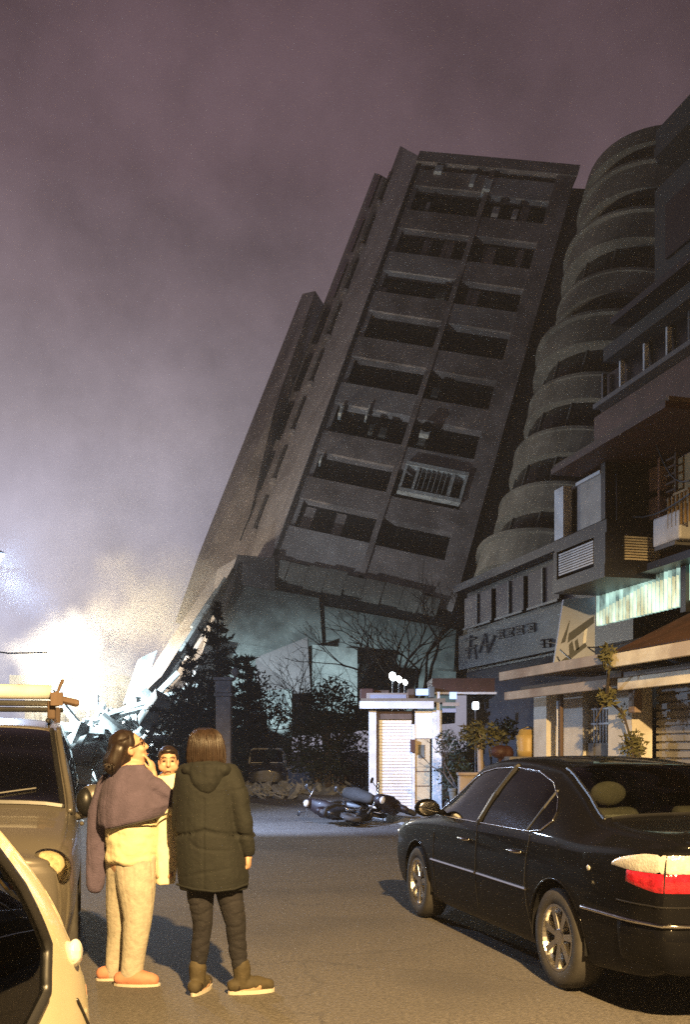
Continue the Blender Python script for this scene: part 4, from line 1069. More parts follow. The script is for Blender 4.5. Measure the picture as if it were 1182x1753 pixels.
# first floor: bay
vb = 6.9
u0, u1 = U_(1036, vb), U_(947, vb)
part('upper_wall', 'redwall', sh, (U_(1400,7.8), U_(1030,7.8), 7.8, 12, 3.99, 6.5))
part('floor_slab', 'navy_wall', sh, (U_(1400,7.4), u0-.005, 7.4, 12, 3.92, 4.02))
bay = part('bay', 'navy_wall', sh, (u0, u1, vb, 8.2, 3.86, 4.05), (u0, u1, vb+.03, 8.2, 4.48, 4.66), (u0, u0+.32, vb+.01, 8.2, 4.051, 4.479), (u1-.12, u1, vb+.01, 8.2, 4.051, 4.479),(u0+.32, u1-.12, vb+.25, 8.2, 4.051, 4.479))
def slats(nm, ua, ub, va, vb_, z0, z1, m, par, n=9):
    g = MB()
    for k in range(n):
        a = z0+(z1-z0)*k/n; g.wbox(ua, ub, va, vb_, a+.008, a+(z1-z0)/n-.006)
    return g.build(nm, M[m], par)
slats('louvre_panel', u0+.36, u1-.16, vb+.02, vb+.05, 4.10, 4.44, 'white_paint', bay)
slats('louvre_panel', u0-.03, u0-.004, vb+.30, 7.75, 4.10, 4.44, 'fascia', bay)
part('bay_interior', 'navy_wall', bay, (u0+.06, u1-.05, vb+.35, 8.2, 4.665, 5.45))
part('white_post', 'white_paint', bay, (U_(962,vb)-.02, U_(948,vb), vb+.02, vb+.16, 4.67, 5.44))
bl = part('roller_blind', 'shutter_grey', bay, (U_(1020,vb), U_(979,vb), vb+.10, vb+.12, 4.70, 5.36))
part('blind_box', 'white_paint', bl, (U_(1020,vb), U_(979,vb), vb+.07, vb+.14, 5.363, 5.41))
part('corner_post', 'navy_wall', bay, (u0-.0, u0+.12, vb+.01, vb+.14, 4.665, 5.45))
part('glass_pane', 'dark_window', bay, (u0+.125, u1-.12, vb+.2, vb+.22, 4.665, 5.45))
part('side_pane', 'dark_window', bay, (u0+.02, u0+.04, vb+.2, 7.75, 4.665, 5.45))
# canopy slab over the bay
g = MB(); g.wbox(U_(1140,6.5), U_(944,6.5), 6.5, 8.3, 5.46, 5.54); g.build('bay_canopy', M['maroon'], sh)
g = MB(); g.wbox(U_(1140,6.5), U_(950,6.55), 6.55, 8.2, 5.545, 5.60); g.build('canopy_felt', M['wood'], sh)
part('second_wall', 'redwall', sh, (U_(1400,7.4), U_(1018,7.4), 7.4, 12, 5.61, 6.48))
part('sill', 'window_frame', sh, (U_(1400,7.2), U_(1016,7.2), 7.2, 7.6, 6.485, 6.55))
part('top_window', 'dark_window', sh, (U_(1190,7.5), U_(1030,7.5), 7.5, 12, 6.555, 7.06))
for px in (1032, 1062, 1103, 1142, 1180):
    part('mullion', 'white_paint' if 1050 < px < 1170 else 'window_frame', sh, (U_(px,7.4)-.02, U_(px,7.4)+.02, 7.4, 7.47, 6.555, 7.06))
part('side_wall', 'redwall', sh, (U_(1400,7.25), U_(1192,7.25), 7.25, 7.49, 6.555, 7.06))
part('third_wall', 'grey_wall', sh, (U_(1400,7.2), U_(1034,7.2), 7.2, 12, 7.065, 7.26))
part('lower_eaves', 'navy_wall', sh, (U_(1400,6.9), U_(1046,6.9), 6.9, 12, 7.265, 7.36))
part('top_storey', 'grey_wall', sh, (U_(1400,7.2), U_(1122,7.2), 7.2, 12, 7.365, 8.80))
part('attic_window', 'dark_window', sh, (U_(1240,7.15), U_(1140,7.15), 7.15, 7.19, 7.75, 8.45))
part('eaves', 'grey_wall', sh, (U_(1400,6.8), U_(1121,6.8), 6.8, 12, 8.805, 8.93))
part('parapet', 'grey_wall', sh, (U_(1400,7.0), U_(1124,7.0), 7.0, 12, 8.935, 9.35))
# things on the reddish wall
part('ochre_shutter', 'ochre', sh, (U_(1186,7.7), U_(1155,7.7), 7.7, 7.79, 4.75, 5.40))
g = MB()
for k in range(7): zz = 4.75+.65*k/6; g.wbox(U_(1158,7.6), U_(1141,7.6), 7.6, 7.64, zz-.012, zz+.012)
g.wbox(U_(1158,7.6), U_(1156,7.6), 7.6, 7.64, 4.7, 5.45); g.build('wall_ladder', M['wood'], sh)
g = MB(); g.tube([W(U_(1129,7.55),7.55,4.6), W(U_(1129,7.55),7.55,5.45)], .018, 8, roundcap=False); g.build('drain_pipe', mat('pinkish_pipe',(.45,.32,.34),.5), sh)
for (z0, z1) in ((4.68, 4.98), (5.08, 5.40)): part('shutter_panel', mat('pale_pink_panel',(.38,.27,.27),.6), sh, (U_(1124,7.6), U_(1104,7.6), 7.6, 7.79, z0, z1), bev=.01)
part('wall_band', 'redwall', sh, (U_(1400,7.3), U_(1120,7.3), 7.3, 7.39, 5.72, 5.95))
ac = part('air_conditioner', 'white_paint', sh, (U_(1164,7.3), U_(1118,7.3), 7.3, 7.7, 4.17, 4.55), bev=.03)
uc = U_(1118,7.3); g = MB(); g.prism([W(uc+.004, 7.5+.15*math.cos(a), 4.36+.15*math.sin(a)) for a in [k*math.pi/10 for k in range(20)]], D_*.02); g.build('fan_grille', M['blackplastic'], ac)
part('bracket', 'window_frame', ac, (U_(1160,7.35), U_(1125,7.35), 7.32, 7.78, 4.12, 4.165))
g = MB()
for k in range(6):
    g.wbox(U_(1186,7.35)+.09*k, U_(1186,7.35)+.09*k+.02, 7.30, 7.33, 4.35, 4.75)
g.wbox(U_(1186,7.35), U_(1160,7.35), 7.29, 7.335, 4.74, 4.77); g.build('balcony_rail', M['ochre'], sh)
for (p0, z0_, p1_, z1_, vv) in ((940, 3.30, 1182, 3.20, 7.6), (1036, 5.0, 1182, 4.66, 7.25), (1120, 5.6, 1182, 4.8, 7.2), (960, 3.0, 1060, 2.78, 7.0)):
    a_ = W(U_(p0,vv), vv, z0_); b_ = W(U_(p1_,vv), vv, z1_); g = MB()
    g.tube([a_*(1-t)+b_*t-Vector((0,0,.22*math.sin(math.pi*t))) for t in [k/8 for k in range(9)]], .012, 5, roundcap=False); g.build('cable', M['blackplastic'], sh)
# pale blue sign board with a dark zigzag mark
sg = empty('sign_board', U(985, 1138, 15.6), 'pale blue sign board with dark slanting strokes fixed between the bay and the awning', 'sign')
def SP(px, py, Y=15.6): return U(px, py, Y)
g = MB(); g.prism([SP(949,1139), SP(1019,1134), SP(1020,1022), SP(966,1026)], (0, .1, 0)); g.build('board', M['sign_blue'], sg)
def stroke(pts, nm='mark', m='sign_ink', Y=15.585):
    g = MB(); g.prism([SP(*p, Y) for p in pts], (0, .012, 0)); return g.build(nm, M[m], sg)
stroke([(974,1068),(977,1062),(969,1098),(961,1102)])
stroke([(975,1084),(1018,1054),(1018,1066),(986,1091),(973,1100)])
stroke([(963,1130),(1003,1100),(1006,1106),(966,1137)])
stroke([(975,1104),(981,1097),(984,1114),(976,1121)]); stroke([(985,1098),(990,1093),(993,1110),(988,1114)])
stroke([(1001,1078),(1007,1074),(1004,1100),(999,1102)], 'mark', 'white_paint')
# low dark building beyond with a lettered signboard
mb_ = empty('signboard_building', W(20, 9, 0), 'dark two storey building beyond the near shophouse with a long grey lettered signboard', 'building')
v = 8.6
ua, ub = U_(962, v), U_(786, v)
part('wall', 'grey_wall', mb_, (ua-2.2, ub, v+.2, 14, 0.0, 3.3)); part('upper_wall', 'navy_wall', mb_, (ua-2.2, ub-.05, v+.2, 14, 3.31, 5.2))
part('roof', 'tile_dark', mb_, (ua-2.2, ub+.1, v-.1, 14, 5.21, 5.38))
for (p0, p1) in ((958, 905), (897, 850), (842, 796)):
    w_ = part('window', 'dark_window', mb_, (U_(p0,v+.1), U_(p1,v+.1), v+.1, v+.17, 4.35, 5.05))
    part('frame', 'window_frame', w_, (U_(p0,v+.1), U_(p1,v+.1), v+.06, v+.098, 4.30, 4.345), (U_((p0+p1)/2,v+.1)-.03, U_((p0+p1)/2,v+.1)+.03, v+.06, v+.098, 4.346, 5.05))
bd = part('signboard', 'sign_grey', mb_, (ua, ub, v, v+.08, 3.36, 4.16))
def glyph(px, py, w, h, strokes):
    for (x0, y0, x1, y1, t) in strokes:
        g = MB(); ax, ay, bx, by = px+x0*w, py+y0*h, px+x1*w, py+y1*h
        a_ = on_v(ax, ay, v-.004); b_ = on_v(bx, by, v-.004)
        A = W(a_[0], v-.004, a_[1]); B = W(b_[0], v-.004, b_[1])
        g.tube([A, B], .035*t, 6, roundcap=False); g.build('letter_stroke', M['sign_ink'], bd)
glyph(796, 1088, 22, 40, [(.1,.2,.9,.1,1),(.5,0,.35,1,1.3),(.1,.6,.9,.45,1),(.8,.5,.95,1,1)])
glyph(822, 1086, 26, 34, [(.0,.9,.4,.0,1.2),(.4,.0,.55,.9,1),(.55,.9,1.0,.1,1.2),(.2,.55,.8,.4,.8)])
for (px, py) in ((852,1078),(868,1075),(885,1071),(904,1067)):
    q = random.Random(px)
    st_ = [(.0,.25,1,.12,1),(.5,0,.45,1,1.1),(.05,.95,1,.8,1)]
    st_ += [(q.uniform(0,.4), q.uniform(.4,.6), q.uniform(.6,1), q.uniform(.4,.6), .9), (q.uniform(.7,.9), .2, q.uniform(.6,1), .9, .9)]
    glyph(px, py, 13, 15, st_)
glyph(929, 1099, 6, 6, [(0,0,1,0,1.6),(0,1,1,1,1.6)]); glyph(939, 1098, 6, 6, [(0,0,1,0,1.6),(0,1,1,1,1.6)])

# ------------------------------------------------------------------ white kiosk with the roller shutter
KY = 22.0
kx = lambda px: (px-591)*KY/FPX
kz = lambda py: CAMH+(HZ-py)*KY/FPX
kk = empty('kiosk', Vector((kx(690), KY+1, 0)), 'small white street kiosk with closed roller shutter and cluttered flat roof', 'kiosk')
def kb(nm, m, p0, p1, y0, y1, d0=0.0, d1=.12, par=None, bev=0):
    g = MB(); x0, x1, z0, z1 = kx(p0), kx(p1), max(0, kz(y1)), kz(y0)
    g.box(((x0+x1)/2, KY+(d0+d1)/2, (z0+z1)/2), (x1-x0, d1-d0, z1-z0)); o = g.build(nm, M[m] if isinstance(m, str) else m, par or kk)
    if bev: bevel(o, bev)
    return o
kb('rear_room', 'grey_wall', 636, 760, 1218, 1400, .35, 2.6)
kb('post', 'white_paint', 632, 645, 1216, 1400, 0, .14, bev=.01)
kb('post', 'wood', 645.3, 649, 1216, 1400, .05, .2)
kb('post', 'white_paint', 741, 757, 1216, 1400, -.02, .14, bev=.01)
g = MB(); n = 30; z0, z1 = .0, kz(1232)
for k in range(n):
    a = z0+(z1-z0)*k/n; b = z0+(z1-z0)*(k+1)/n
    x0, x1 = kx(650), kx(706)
    g.box(((x0+x1)/2, KY+.17, (a+b)/2-.012), (x1-x0, .07, (b-a)*.66)); g.box(((x0+x1)/2, KY+.2, (a+b)/2), (x1-x0, .05, (b-a)*.98))
g.build('roller_shutter', M['shutter'], kk)
kb('shutter_box', 'wood', 649.5, 706, 1217, 1231, .08, .3)
kb('jamb', 'white_paint', 706.3, 711, 1240, 1400, .02, .2)
kb('panel', 'shutter', 711.3, 740.7, 1216, 1264, .04, .1)
dr = kb('door', 'cream_door', 711.3, 737, 1265, 1400, .06, .12)
kb('notice', 'sign_grey', 717, 728, 1275, 1298, .045, .058, dr); kb('mail_box', 'maroon', 703, 711, 1266, 1288, -.08, .015, dr, .01)
for y in (1320, 1345, 1370): kb('door_rail', 'wood', 712, 736, y, y+1.5, .05, .059, dr)
kb('eaves_board', 'white_paint', 616, 742, 1201, 1214, -.25, -.17, bev=.01)
kb('roof', 'window_frame', 618, 762, 1196, 1203, -.16, 2.6)
kb('roof_sign', 'fascia_old', 628, 700, 1186, 1199, .0, .08, bev=.01); kb('roof_sign', 'sign_blue', 634, 696, 1189, 1196.5, -.02, -.003)
kb('roof_box', 'maroon', 617, 640, 1178, 1196, .1, .6, bev=.02); kb('roof_box', 'wood', 642, 668, 1180, 1186, .3, .9, bev=.02)
kb('eaves_lamp_sign', 'lamp_blue', 712, 733, 1180, 1191, -.2, -.1, bev=.01)
kb('roof_box', 'wood', 700, 712, 1178, 1196, .2, .7, bev=.02); kb('roof_box', 'sign_grey', 733.5, 744, 1176, 1195, -.2, .2, bev=.02)
kb('corner_pole', 'white_paint', 747, 752.5, 1185, 1262, -.14, -.06)
kb('awning', 'maroon', 742, 862, 1160, 1184, .2, 1.6); kb('awning_edge', 'white_paint', 742, 866, 1184.2, 1188, .1, .18)
lo_ = kb('hanging_sign', 'lamp_blue', 770, 782, 1185, 1197, -.1, .0, bev=.01)
kb('sign_rack', 'fascia_old', 757, 786, 1203, 1209, -.15, -.05); kb('tray', 'sign_blue', 757.5, 782, 1213, 1220, -.1, .1, bev=.01)
# three small spot lamps behind the kiosk roof
for i, (px, py, r, lab) in enumerate(((673,1158,.085,'largest and leftmost of the three small white lamps shining over the kiosk roof'), (684,1163,.065,'middle one of the three small white lamps shining over the kiosk roof'), (694,1168,.055,'smallest and rightmost of the three white lamps shining over the kiosk roof'))):
    c = U(px, py, 24.2); e = empty('small_lamp', Vector((c.x, c.y, c.z-.3)), lab, 'lamp', 'lamps over the kiosk roof')
    g = MB(); g.ell(c, (r, r*.5, r*1.3), Matrix.Rotation(-.4, 3, 'Y')); g.build('bulb', emis('lit_spot', (.9,.97,1), 14), e, smooth=True)
    g = MB(); g.tube([(c.x, c.y+.08, c.z), (c.x, c.y+.12, 2.4)], .02, 6); g.build('stem', M['dark_paint'], e)
c = U(815, 1208, 20.5); e = empty('lantern', Vector((c.x, c.y, 0)), 'small square white lantern glowing on a thin post among the shrubs', 'lamp')
g = MB(); g.box(c, (.13,.12,.16)); bevel(g.build('shade', M['lamp_small'], e), .03)
g = MB(); g.tube([(c.x, c.y, 0), (c.x, c.y, c.z-.1)], .018, 6); g.build('post', M['dark_paint'], e)

# gate pillar, pale board, fence
PYd = 30.0
def pz(py): return CAMH+(HZ-py)*PYd/FPX
pxx = (383.5-591)*PYd/FPX
gp = empty('gate_pillar', Vector((pxx, PYd, 0)), 'grey square gate pillar with a moulded cap standing before the dark conifer', 'pillar')
def pb(nm, w, y0, y1):
    g = MB(); z0, z1 = max(0, pz(y1)), pz(y0); g.box((pxx, PYd, (z0+z1)/2), (w, w, z1-z0)); return bevel(g.build(nm, M['stone'], gp), .02)
pb('shaft', .44, 1193, 1400); pb('collar', .54, 1187, 1192.5); pb('head', .47, 1166, 1186.5); pb('cap', .58, 1160, 1165.5)
g = MB(); g.ell((pxx+.32, PYd+.1, pz(1150)), (.11,.11,.14)); g.tube([(pxx+.32,PYd+.1,pz(1162)),(pxx+.32,PYd+.1,pz(1152))],.04,8); g.build('finial', M['stone'], gp, smooth=True)
c = U(515, 1350, 34); g = MB(); g.box((c.x, 34, .42), (1.0, .06, .84), Matrix.Rotation(.05, 3, 'Y'))
for k in (-.42, .42): g.box((c.x+k, 34.05, .3), (.05, .05, .6))
tag(g.build('site_board', M['sign_blue']), 'pale blue grey board standing on the ground beside the small dark car', 'board')
fe = empty('fence', Vector(U(590, 1352, 33).xy.to_3d()), 'brown board fence below the dark bushy tree left of the kiosk', 'fence')
x0, x1 = (541-591)*33/FPX, (634-591)*33/FPX
for k in range(14):
    a = x0+(x1-x0)*k/14; g = MB(); g.box((a+(x1-x0)/28, 33, .48+.02*(k % 3)), ((x1-x0)/14-.015, .03, .96)); g.build('board', M['wood'], fe)
for px in (571, 541): 
    g = MB(); g.box(((px-591)*33/FPX, 32.9, .58), (.12, .1, 1.16)); g.build('post', M['fascia_old'], fe)
g = MB(); g.box(((x0+x1)/2, 33.05, .75), (x1-x0, .05, .08)); g.build('rail', M['wood'], fe)
# ------------------------------------------------------------------ trees and plants
def leafcloud(g, c, r, n, size, q, up=0.3, elong=1.0):
    c = Vector(c)
    for i in range(n):
        d = Vector((q.gauss(0,1), q.gauss(0,1), q.gauss(0,1))).normalized()*(q.random()**.45)
        p = c+Vector((d.x*r[0], d.y*r[1], d.z*r[2]))
        a = Vector((q.uniform(-1,1), q.uniform(-1,1), q.uniform(-.6,1))).normalized(); b = a.orthogonal().normalized()
        s = size*q.uniform(.6,1.4)
        g.add([p-b*s*.4, p+a*s*elong*.7-b*s*.1, p+a*s*1.2*elong, p+b*s*.4+a*s*.4], [(0,1,2,3)])
def conifer(loc, h, lab, seed, tiers, spread, lean=0.0, dens=1.0, group=None, tops=()):
    q = random.Random(seed); e = empty('conifer', loc, lab, 'tree', group)
    L = Vector(loc)
    g = MB(); g.tube([L, L+Vector((lean*.5,0,h*.5)), L+Vector((lean,0,h))], [.16*h/7, .10*h/7, .02], 10); g.build('trunk', M['bark'], e)
    g = MB(); br = MB()
    for t in range(tiers):
        f = t/(tiers-1); z = h*(.10+.88*f); rad = spread*(1-f)**.8*(q.uniform(.6,1.25))+.14
        nb = int(5+7*(1-f))
        for k in range(nb):
            a = 2*math.pi*(k+q.random()*.9)/nb; r = rad*q.uniform(.45,1.2)
            if q.random() < .12: continue
            base = L+Vector((lean*f,0,z+q.uniform(-.22,.22)*h/6)); tip = base+Vector((math.cos(a)*r, math.sin(a)*r, -.10*r+.18*r*q.random()))
            mid = (base+tip)/2+Vector((0,0,-.06*r)); br.tube([base, mid, tip+Vector((0,0,.1*r))], [.03,.02,.008], 5, roundcap=False)
            m = max(4, int(r*9*dens))
            for j in range(m):
                s = (j+1)/m; p = base*(1-s)**2+mid*2*s*(1-s)+(tip+Vector((0,0,.1*r)))*s*s
                w = .30*(1-s*.5)*min(1, r)*q.uniform(.6,1.25)
                leafcloud(g, p+Vector((0,0,.02)), (w, w, w*.6), 8, .12, q, elong=1.6)
    br.build('branches', M['bark'], e)
    g.build('crown', M['needles'], e)
    return e
conifer(Vector(((372-591)*36/FPX, 36, 0)), 6.55, 'tall dark conifer with stepped drooping branches standing behind the gate pillar', 5, 13, 2.15)
conifer(Vector(((327-591)*37/FPX, 37, 0)), 5.1, 'shorter conifer at the left side of the tall one above the rubble', 9, 10, 1.95)
conifer(Vector(((425-591)*35/FPX, 35, 0)), 4.6, 'dense blackish conifer with a thick skirt right of the gate pillar', 15, 11, 1.25, dens=1.6)
def bushy(loc, h, lobes, n, size, lab, m, cat='tree', seed=1, name='broadleaf_tree', trunk=.14):
    q = random.Random(seed); e = empty(name, loc, lab, cat); L = Vector(loc)
    g = MB(); g.tube([L, L+Vector((.05,0,h*.35)), L+Vector((-.04,0,h*.75))], [trunk, trunk*.8, trunk*.3], 9)
    for (o, r) in lobes: g.tube([L+Vector((0,0,h*.35)), L+Vector(o)*.7+Vector((0,0,h*.1)), L+Vector(o)], [trunk*.5, trunk*.3, .01], 6)
    g.build('trunk', M['bark'], e)
    g = MB()
    for (o, r) in lobes: leafcloud(g, L+Vector(o), r, int(n*r[0]*r[2]), size, q, elong=1.2)
    g.build('crown', M[m], e); return e
bx = (560-591)*31/FPX
bushy(Vector((bx, 31, 0)), 3.6, [((0,0,2.2),(1.25,1.0,1.1)),((-.75,0,1.5),(.7,.7,.9)),((.75,.1,1.6),(.75,.8,1.0)),((.2,0,3.1),(.7,.6,.6)),((-.35,0,3.0),(.55,.5,.5)),((.9,0,2.6),(.5,.5,.6)),((0,-.3,1.0),(1.1,.7,.6))], 900, .11,
      'broad dark evergreen tree filling the gap left of the kiosk above the brown fence', 'leaves', seed=3)
bushy(Vector(((455-591)*38/FPX, 38, 0)), 3.6, [((0,0,3.2),(.9,.7,.7)),((.6,0,2.6),(.7,.6,.5)),((-.3,0,3.9),(.6,.5,.5))], 600, .12, 'dark leafy tree half hidden between the conifer and the evergreen', 'leaves', seed=4)
# bare tree
def bare_tree(loc, h, lab, seed, m='bark', spread=.62, depth=6, r0=.13, name='bare_tree'):
    q = random.Random(seed); e = empty(name, loc, lab, 'tree'); g = MB(); tr = MB()
    def grow(p, d, l, r, k):
        pts = [p]; dd = d.copy()
        for i in range(4):
            dd = (dd+Vector((q.gauss(0,.12), q.gauss(0,.12), q.gauss(0,.08)+.03))).normalized(); pts.append(pts[-1]+dd*l/4)
        (tr if k == depth else g).tube(pts, [r, r*.92, r*.84, r*.76, r*.68], 6 if k > 2 else 4, roundcap=False)
        if k == depth: g.tube([pts[1]*.5+pts[2]*.5]+pts[2:], [r*.9, r*.86, r*.78, r*.70], 6, roundcap=False)
        if k <= 0: return
        n = 2 if q.random() < .45 else 3
        for i in range(n):
            ax = Vector((q.gauss(0,1), q.gauss(0,1), q.gauss(0,.4))).normalized()
            nd = (dd+ax*spread*q.uniform(.6,1.3)).normalized()
            st = pts[-1] if i == 0 else pts[q.choice((2,3,4))]
            grow(st, nd, l*q.uniform(.66,.86), r*.62, k-1)
    grow(Vector(loc), Vector((-.05,0,1)), h*.27, r0, depth)
    tr.build('trunk', M[m], e); g.build('branches', M[m], e); return e
bare_tree(Vector(((690-591)*29/FPX, 29, 0)), 7.4, 'leafless tree with many fine branches rising behind the kiosk', 21, r0=.14, spread=.74)
bare_tree(Vector(((600-591)*33/FPX, 33.8, 0)), 6.2, 'leafless tree spreading thin twigs over the dark evergreen', 33, r0=.10, spread=.72)
# planting between kiosk and shophouse
bare_tree(Vector(((798-591)*18.5/FPX, 18.5, 0.13)), 2.3, 'scrawny shrub of bare twigs right of the kiosk post', 40, r0=.035, depth=5, name='twiggy_shrub')
bushy(Vector(((772-591)*19/FPX, 19, .13)), 1.3, [((0,0,.9),(.28,.3,.35)),((.12,0,.5),(.3,.3,.3)),((-.08,0,1.45),(.22,.25,.3)),((.2,0,1.3),(.22,.2,.25)),((.28,0,.9),(.2,.2,.3))], 3200, .06, 'dark leafy shrub growing up the white kiosk post', 'leaves', 'plant', 6, 'shrub', .03)
bushy(Vector(((842-591)*18/FPX, 18, .13)), 1.8, [((0,0,1.55),(.45,.4,.22)),((.25,0,1.7),(.3,.3,.2)),((-.3,0,1.6),(.3,.3,.25))], 2600, .08, 'olive spreading shrub above the low planter wall', 'leaves_dry', 'plant', 8, 'shrub', .035)
def stake(px, y0, Y, lab, m, r):
    a = U(px, y0, Y); g = MB(); g.tube([(a.x, Y, .1), (a.x+.02, Y, .6), (a.x-.01, Y, a.z)], r, 8)
    return tag(g.build('stump', M[m]), lab, 'stump')
stake(823, 1262, 18.0, 'pale peeling stump standing among the shrubs right of the kiosk', 'fascia_old', .055)
px0 = U(800,1300,17.6); 
g = MB(); g.box((px0.x+.5, 17.8, .55), (1.25, .25, .9)); g.box((px0.x+.5, 17.8, 1.03), (1.3, .32, .06)); tag(bevel(g.build('planter_wall', M['fascia_old']), .02), 'low weathered planter wall behind the black saloon bonnet', 'wall')
c = U(857, 1287, 17.2); g = MB(); g.ell(c, (.17,.15,.12)); g.ell(c+Vector((.12,0,-.02)), (.12,.12,.13)); g.tube([c, (c.x,c.y,.9)], .03, 6); fuse(g.build('plant_sack', M['maroon']), .02); tag(bpy.context.scene.objects['plant_sack'], 'dark maroon sack resting on the planter wall', 'sack')
c = U(777, 1352, 18.4); e = empty('flower_pot', Vector((c.x, c.y, 0.13)), 'small pale flower pot on the pavement under the dark shrub', 'pot')
g = MB(); 
def lathe_z(mb, prof, c, seg=20): return mb.rings([[Vector((c[0]+r*math.cos(2*math.pi*k/seg), c[1]+r*math.sin(2*math.pi*k/seg), c[2]+z)) for k in range(seg)] for (r, z) in prof])
lathe_z(g, [(.06,.0),(.09,.2),(.105,.2),(.105,.25),(.08,.25),(.075,.2)], (c.x,c.y,.5)); g.build('pot', M['sign_grey'], e, smooth=False)
g = MB(); g.box((c.x, c.y, .315), (.3,.3,.37)); bevel(g.build('plinth', M['dark_cloth'], e), .02)
c = U(905, 1290, 16.6); e = empty('bucket', Vector((c.x, c.y, 1.06)), 'bright yellow ribbed bucket standing on the planter by the shophouse', 'bucket')
g = MB(); lathe_z(g, [(.17,.0),(.19,.12),(.18,.14),(.2,.26),(.19,.28),(.21,.36),(.17,.37),(.15,.46),(.10,.46)], (c.x,c.y,c.z-.06)); g.build('tub', M['yellow_plastic'], e, smooth=True)
g = MB(); g.tube([(c.x-.12,c.y,c.z+.40),(c.x,c.y-.02,c.z+.45),(c.x+.12,c.y,c.z+.40)], .012, 6); g.build('handle', M['chrome'], e)
g = MB(); g.box((c.x+.15, c.y+.1, (c.z-.05)/2+.05), (1.0, .6, c.z-.15)); tag(bevel(g.build('plant_bench', M['pavement']), .03), 'grey bench carrying the yellow bucket and the orange plant', 'bench')
bushy(Vector((c.x+.36, c.y-.05, c.z-.03)), .3, [((0,0,.14),(.2,.18,.13)),((.12,0,.08),(.17,.15,.1)),((-.12,0,.08),(.14,.14,.1))], 9000, .05, 'bushy orange plant beside the yellow bucket', 'leaves_orange', 'plant', 12, 'orange_plant', .015)
# dried hanging plant on the shophouse column
c = W(U_(1078,7.5), 7.5, 2.3); q = random.Random(5); e = empty('hanging_plant', c, 'dry climbing plant hanging down the cream shophouse column from the fascia', 'plant')
g = MB(); P = [W(U_(1045,6.3),6.28,2.5), W(U_(1052,6.6),6.5,2.15), W(U_(1068,6.85),6.85,1.95), W(U_(1082,6.85),6.85,1.6), W(U_(1088,6.85),6.85,1.2)]
g.tube(P, [.02,.025,.02,.015,.01], 6); g.tube([P[1], P[1]+Vector((-.15,0,-.3))], .012, 5); g.build('stem', M['bark'], e)
g = MB()
leafcloud(g, P[0]+Vector((0,0,.12)), (.12,.12,.16), 160, .07, q); leafcloud(g, P[1], (.13,.13,.12), 160, .07, q); leafcloud(g, P[3]+Vector((.02,0,-.08)), (.16,.1,.2), 320, .06, q); leafcloud(g, P[2], (.06,.06,.14), 60, .05, q)
g.build('foliage', M['leaves_dry'], e)
# ------------------------------------------------------------------ people
def basis(fwd, up=Vector((0,0,1))):
    f = Vector(fwd).normalized(); l = up.cross(f).normalized(); u_ = f.cross(l)
    return Matrix((f, l, u_)).transposed()
def head(g, c, B, s=1.0):
    """skull, jaw, nose, lips, ears around c; B columns are forward, left, up"""
    c = Vector(c); P = lambda x, y, z: c + B @ (Vector((x, y, z))*s)
    g.ell(P(-.005,0,.025), (.095*s,.076*s,.10*s), B, 20, 14)
    g.ell(P(.030,0,-.035), (.062*s,.060*s,.075*s), B, 16, 12)
    g.ell(P(.045,0,-.085), (.035*s,.035*s,.028*s), B)
    g.tube([P(.088,0,.025), P(.103,0,-.005), P(.106,0,-.022)], [.010*s,.013*s,.016*s], 8)
    g.ell(P(.092,0,-.022), (.012*s,.020*s,.010*s), B)
    g.ell(P(.083,0,-.055), (.014*s,.026*s,.008*s), B); g.ell(P(.081,0,-.068), (.014*s,.022*s,.009*s), B)
    g.ell(P(.080,0,.045), (.016*s,.055*s,.010*s), B)
    for sg_ in (1,-1):
        g.ell(P(-.010,sg_*.078,-.005), (.020*s,.010*s,.032*s), B)
        g.ell(P(.062,sg_*.042,-.02), (.026*s,.024*s,.026*s), B)
def eyes(par, c, B, s=1.0):
    for sg_ in (1,-1):
        g = MB(); g.ell(Vector(c)+B @ (Vector((.083,sg_*.032,.016))*s), (.008*s,.013*s,.0045*s), B); g.build('eye', M['hair'], par, smooth=True)
        g = MB(); g.tube([Vector(c)+B @ (Vector((.090,sg_*.016,.042))*s), Vector(c)+B @ (Vector((.088,sg_*.034,.048))*s), Vector(c)+B @ (Vector((.076,sg_*.054,.042))*s)], .0028*s, 6); g.build('eyebrow', M['hair'], par, smooth=True)
    g = MB(); g.tube([Vector(c)+B @ (Vector((.095,y,-.062))*s) for y in (-.022,0,.022)], .003*s, 5); g.build('lip_line', M['slipper'], par)
def hand(g, w, d, palm, thumb, s=1.0, curl=.5):
    """palm and five separate bent fingers; w wrist, d along the fingers, palm normal, thumb side"""
    w = Vector(w); d = Vector(d).normalized(); pn = Vector(palm); pn = (pn-d*pn.dot(d)).normalized(); t = Vector(thumb); t = (t-d*t.dot(d)-pn*t.dot(pn)).normalized()
    B = Matrix((d, t, pn)).transposed()
    g.tube([w-d*.03*s, w+d*.02*s], [.026*s,.027*s], 10)
    g.ell(w+d*.05*s, (.052*s,.042*s,.018*s), B)
    for i, (o, L) in enumerate(((.030,.070),(.010,.080),(-.010,.074),(-.029,.058))):
        p = w+d*.085*s+t*o*s; pts = [p-d*.02*s]; dd = d.copy()
        for k, fr in enumerate((.45,.30,.25)):
            c_ = curl*(.5+.45*k+.08*i); dd = (d*math.cos(c_*1.1)+pn*math.sin(c_*1.1)); pts.append(pts[-1]+dd*L*fr*s*(1.35 if k == 0 else 1))
        g.tube(pts, [.0095*s,.009*s,.008*s,.007*s], 8)
    p = w+d*.03*s+t*.036*s; d2 = (d*.65+t*.65+pn*.35).normalized(); d3 = (d*.9+t*.15+pn*.4).normalized()
    g.tube([p-t*.01*s, p+d2*.035*s, p+d2*.035*s+d3*.03*s], [.012*s,.0105*s,.008*s], 8)
